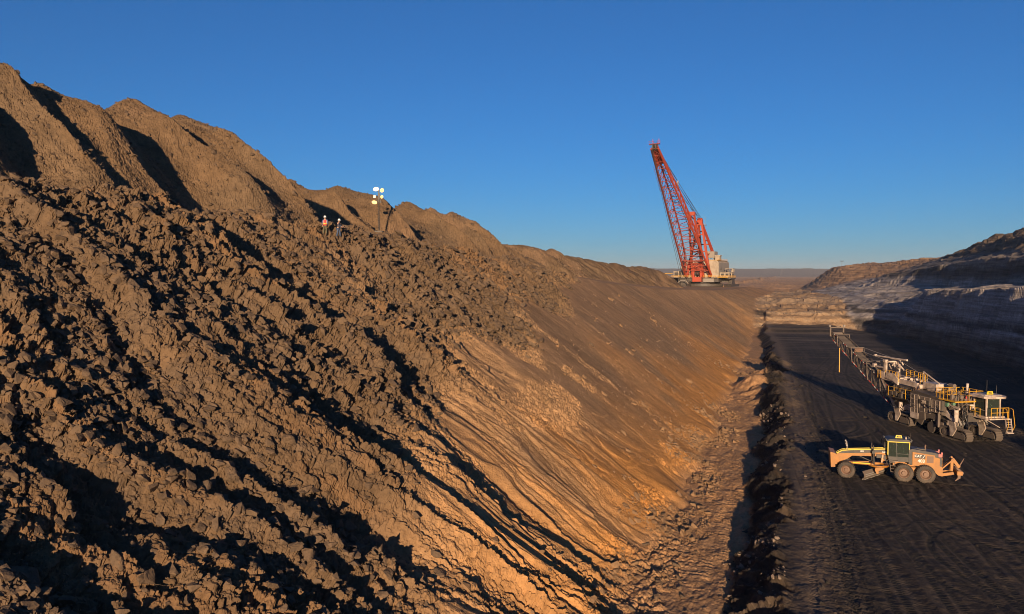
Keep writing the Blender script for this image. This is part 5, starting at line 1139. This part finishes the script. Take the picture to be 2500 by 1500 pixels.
# ------------------------------------------------------------------ two workers on the crest of the bank
def cloth(name, col): return paint(name, col, .8, (.2, .15, .1), .25, scale=3)
SKIN = cloth("skin", (.42, .24, .16)); C_RED = cloth("red_cloth", (.45, .03, .03)); C_NAVY = cloth("navy_cloth", (.025, .035, .07)); C_BLUE = cloth("blue_cloth", (.05, .08, .22)); C_OLIVE = cloth("olive_cloth", (.09, .085, .05)); C_TAN = cloth("tan_cloth", (.22, .15, .09)); C_HAT = cloth("helmet_shell", (.80, .78, .72)); C_BOOT = cloth("boot_leather", (.05, .035, .025)); C_HAIR = cloth("hair", (.04, .025, .015)); C_JEAN = cloth("denim", (.04, .07, .14))
def skin(name, pts, edges, rad, mat, parent, root=0, sub=2):
    me = bpy.data.meshes.new(name); me.from_pydata(pts, edges, []); me.materials.append(mat); o = link(bpy.data.objects.new(name, me), parent)
    md = o.modifiers.new("skin", 'SKIN'); md.use_smooth_shade = True
    for k, d in enumerate(me.skin_vertices[0].data):
        r = rad[k]; d.radius = r if isinstance(r, tuple) else (r, r); d.use_root = (k == root)
    o.modifiers.new("sub", 'SUBSURF').levels = sub; o.modifiers["sub"].render_levels = sub; return o
def person(name, label, loc, rz, armL, armR, legL, legR, lean, cfg):
    """joints in metres; the figure faces +x"""
    r = thing(name, label, "person", loc, rz)
    def L(z, x=0, y=0): return (x + lean * (z - .9), y, z)
    pts = [L(.95), L(1.12), L(1.32), L(1.46), L(1.54), L(1.60, .01), L(1.70, .02), L(1.79, .01)]
    rad = [(.15, .115), (.145, .105), (.165, .11), (.10, .07), .055, (.062, .07), (.078, .098), (.05, .06)]
    ed = [(k, k + 1) for k in range(7)]
    sh = []
    for sy, arm in ((1, armL), (-1, armR)):
        i = len(pts); pts += [L(1.42, 0, sy * .18)] + list(arm); rad += [.068, .048, .036]; ed += [(3, i), (i, i + 1), (i + 1, i + 2)]
        a, b = Vector(arm[0]), Vector(arm[1]); d = (b - a).normalized(); sd_ = Vector((0, 0, 1)).cross(d); sd_ = sd_.normalized() if sd_.length > .1 else Vector((1, 0, 0)); up = d.cross(sd_)
        j = len(pts); pts.append(tuple(b + d * .055)); rad.append((.042, .02)); ed.append((i + 2, j))
        for q, (o, ln) in enumerate(((-.032, .072), (-.011, .085), (.011, .08), (.031, .062))):
            k1 = b + d * .095 + sd_ * o; k2 = k1 + d * ln * .55 - up * .012; k3 = k2 + d * ln * .40 - up * .03
            kk = len(pts); pts += [tuple(k1), tuple(k2), tuple(k3)]; rad += [.010, .009, .008]; ed += [(j, kk), (kk, kk + 1), (kk + 1, kk + 2)]
        kk = len(pts); pts += [tuple(b + d * .05 - sd_ * .045), tuple(b + d * .085 - sd_ * .065 - up * .02)]; rad += [.011, .009]; ed += [(j, kk), (kk, kk + 1)]
        sh.append(i)
    lg = []
    for sy, leg in ((1, legL), (-1, legR)):
        i = len(pts); pts += [(0 + lean * 0, sy * .09, .88)] + list(leg) + [(leg[1][0] + .15, leg[1][1], leg[1][2] - .05)]; rad += [.10, .065, .045, (.04, .03)]; ed += [(0, i), (i, i + 1), (i + 1, i + 2), (i + 2, i + 3)]; lg.append(i)
    skin("body", pts, ed, rad, SKIN, r)
    tp_, tr_ = cfg['trousers'], cfg['top']
    P = [pts[0]]; Rr_ = [(.165, .13)]; E_ = []
    for i in lg: n = len(P); P += [pts[i], pts[i + 1], tuple(Vector(pts[i + 2]) + Vector((0, 0, .06)))]; Rr_ += [.115, .082, .068]; E_ += [(0, n), (n, n + 1), (n + 1, n + 2)]
    skin("trousers", P, E_, Rr_, tp_, r)
    P = [L(.90), L(1.12), L(1.32), L(1.45), L(1.50)]; Rr_ = [(.17, .13), (.165, .125), (.185, .13), (.12, .09), (.075, .07)]; E_ = [(0, 1), (1, 2), (2, 3), (3, 4)]
    for i in sh: n = len(P); P += [pts[i], pts[i + 1], tuple(Vector(pts[i + 1]).lerp(Vector(pts[i + 2]), .92))]; Rr_ += [.082, .062, .05]; E_ += [(3, n), (n, n + 1), (n + 1, n + 2)]
    skin("jacket", P, E_, Rr_, tr_, r, 1)
    for i in lg:
        a = Vector(pts[i + 2]); skin("boot", [tuple(a + Vector((0, 0, .12))), tuple(a), tuple(a + Vector((.17, 0, -.055)))], [(0, 1), (1, 2)], [.062, .062, (.055, .04)], C_BOOT, r, 0, 2)
    hd = Vector(L(1.69, .02))
    m = MB(); m.lathe([(.125, -.01), (.122, .05), (.105, .11), (.06, .15), (0, .16)], hd + Vector((0, 0, .02)), 'z', 20); m.prism([(.10, .09), (.19, .06), (.19, -.06), (.10, -.09)], 'z', 1.70, 1.715) if False else None
    hz = hd.z + .01; m.prism([(hd.x - .14, .06), (hd.x - .05, .135), (hd.x + .10, .12), (hd.x + .2, .05), (hd.x + .2, -.05), (hd.x + .10, -.12), (hd.x - .05, -.135), (hd.x - .14, -.06)], 'z', hz - .012, hz + .006); m.build("helmet", C_HAT, r, True)
    m = MB(); m.lathe([(.095, -.06), (.102, .0), (.102, .04)], hd + Vector((-.015, 0, -.01)), 'z', 16); m.build("hair", C_HAIR, r)
    fx = hd.x + .095; m = MB(); m.prism([(fx - .01, hd.z - .02), (fx + .03, hd.z - .055), (fx - .005, hd.z - .065)], 'y', -.014, .014); m.build("nose", SKIN, r)
    m = MB()
    for y in (-.035, .035): m.lathe([(0, -.012), (.012, 0), (0, .012)], (fx - .008, y, hd.z - .015), 'x', 8)
    m.build("eyes", C_HAIR, r); m = MB(); m.bar((fx - .004, -.025, hd.z - .092), (fx - .004, .025, hd.z - .092), .01, .008); m.build("mouth", C_RED, r)
    return r, L
def find(px, d): return px
# both stand on the slope: feet at their own heights
def spot(x, y):
    _, M = terrain(np.array([x]), np.array([y])); return ground_at(x, y, .25)
w1 = (-17.9, 77.2); z1 = spot(*w1)
arm = lambda s, x, z, x2, z2, y=.26: [(x, s * y, z), (x2, s * (y - .02), z2)]
p1_, L1 = person("person", "worker in a white helmet and red vest with a yellow band, back to the viewer", (w1[0], w1[1], z1 - .0), math.pi / 2 + .25,
    arm(1, .02, 1.17, .16, .95), arm(-1, .02, 1.17, .14, .93), [(.05, .12, .50), (.02, .13, .10)], [(.0, -.12, .50), (-.06, -.13, .10)], .03, dict(trousers=C_OLIVE, top=C_BLUE))
m = MB(); m.lathe([(.198, .88), (.192, 1.0), (.19, 1.12), (.205, 1.32), (.19, 1.40), (.12, 1.47)], (0, 0, 0), 'z', 20); o = m.build("vest", C_RED, p1_, True); o.scale = (.80, 1.10, 1); o.location = (.008, 0, 0)
m = MB(); m.lathe([(.205, 1.04), (.205, 1.12)], (0, 0, 0), 'z', 20)
b = m.build("reflective_band", P_HIVIS, o)
for y in (-.10, .10): m = MB(); m.path([(-.17, y, 1.12), (-.195, y, 1.3), (-.11, y * .8, 1.47)], .02, 6); m.build("reflective_strap", P_TEXT, o)
w2 = (-16.8, 78.0); z2 = spot(*w2)
p2_, L2 = person("person", "worker in white helmet and navy clothes holding out a hand, beside the red vest", (w2[0], w2[1], z2), -.35,
    arm(1, .10, 1.20, .42, 1.08, .22), arm(-1, .14, 1.18, .48, 1.06, .20), [(.10, .12, .52), (.12, .13, .10)], [(-.02, -.12, .50), (-.12, -.13, .10)], .10, dict(trousers=C_JEAN, top=C_NAVY))

# ------------------------------------------------------------------ thin desert haze
HAZE = True
if HAZE:
    m = MB(); m.bx(-9000, 9000, -300, 9300, float(GZ.min()) - 8, 130)
    hm = bpy.data.materials.new("haze_air"); hm.use_nodes = True; N_ = hm.node_tree.nodes; N_.clear()
    ho = N_.new("ShaderNodeOutputMaterial"); hv = N_.new("ShaderNodeVolumePrincipled"); hv.inputs['Color'].default_value = (.82, .86, .92, 1); hv.inputs['Density'].default_value = 6.5e-5; hv.inputs['Anisotropy'].default_value = .0
    hm.node_tree.links.new(hv.outputs[0], ho.inputs['Volume']); o = m.build("haze", hm); tag(o, "thin dusty haze over the far desert", "haze", kind="stuff")
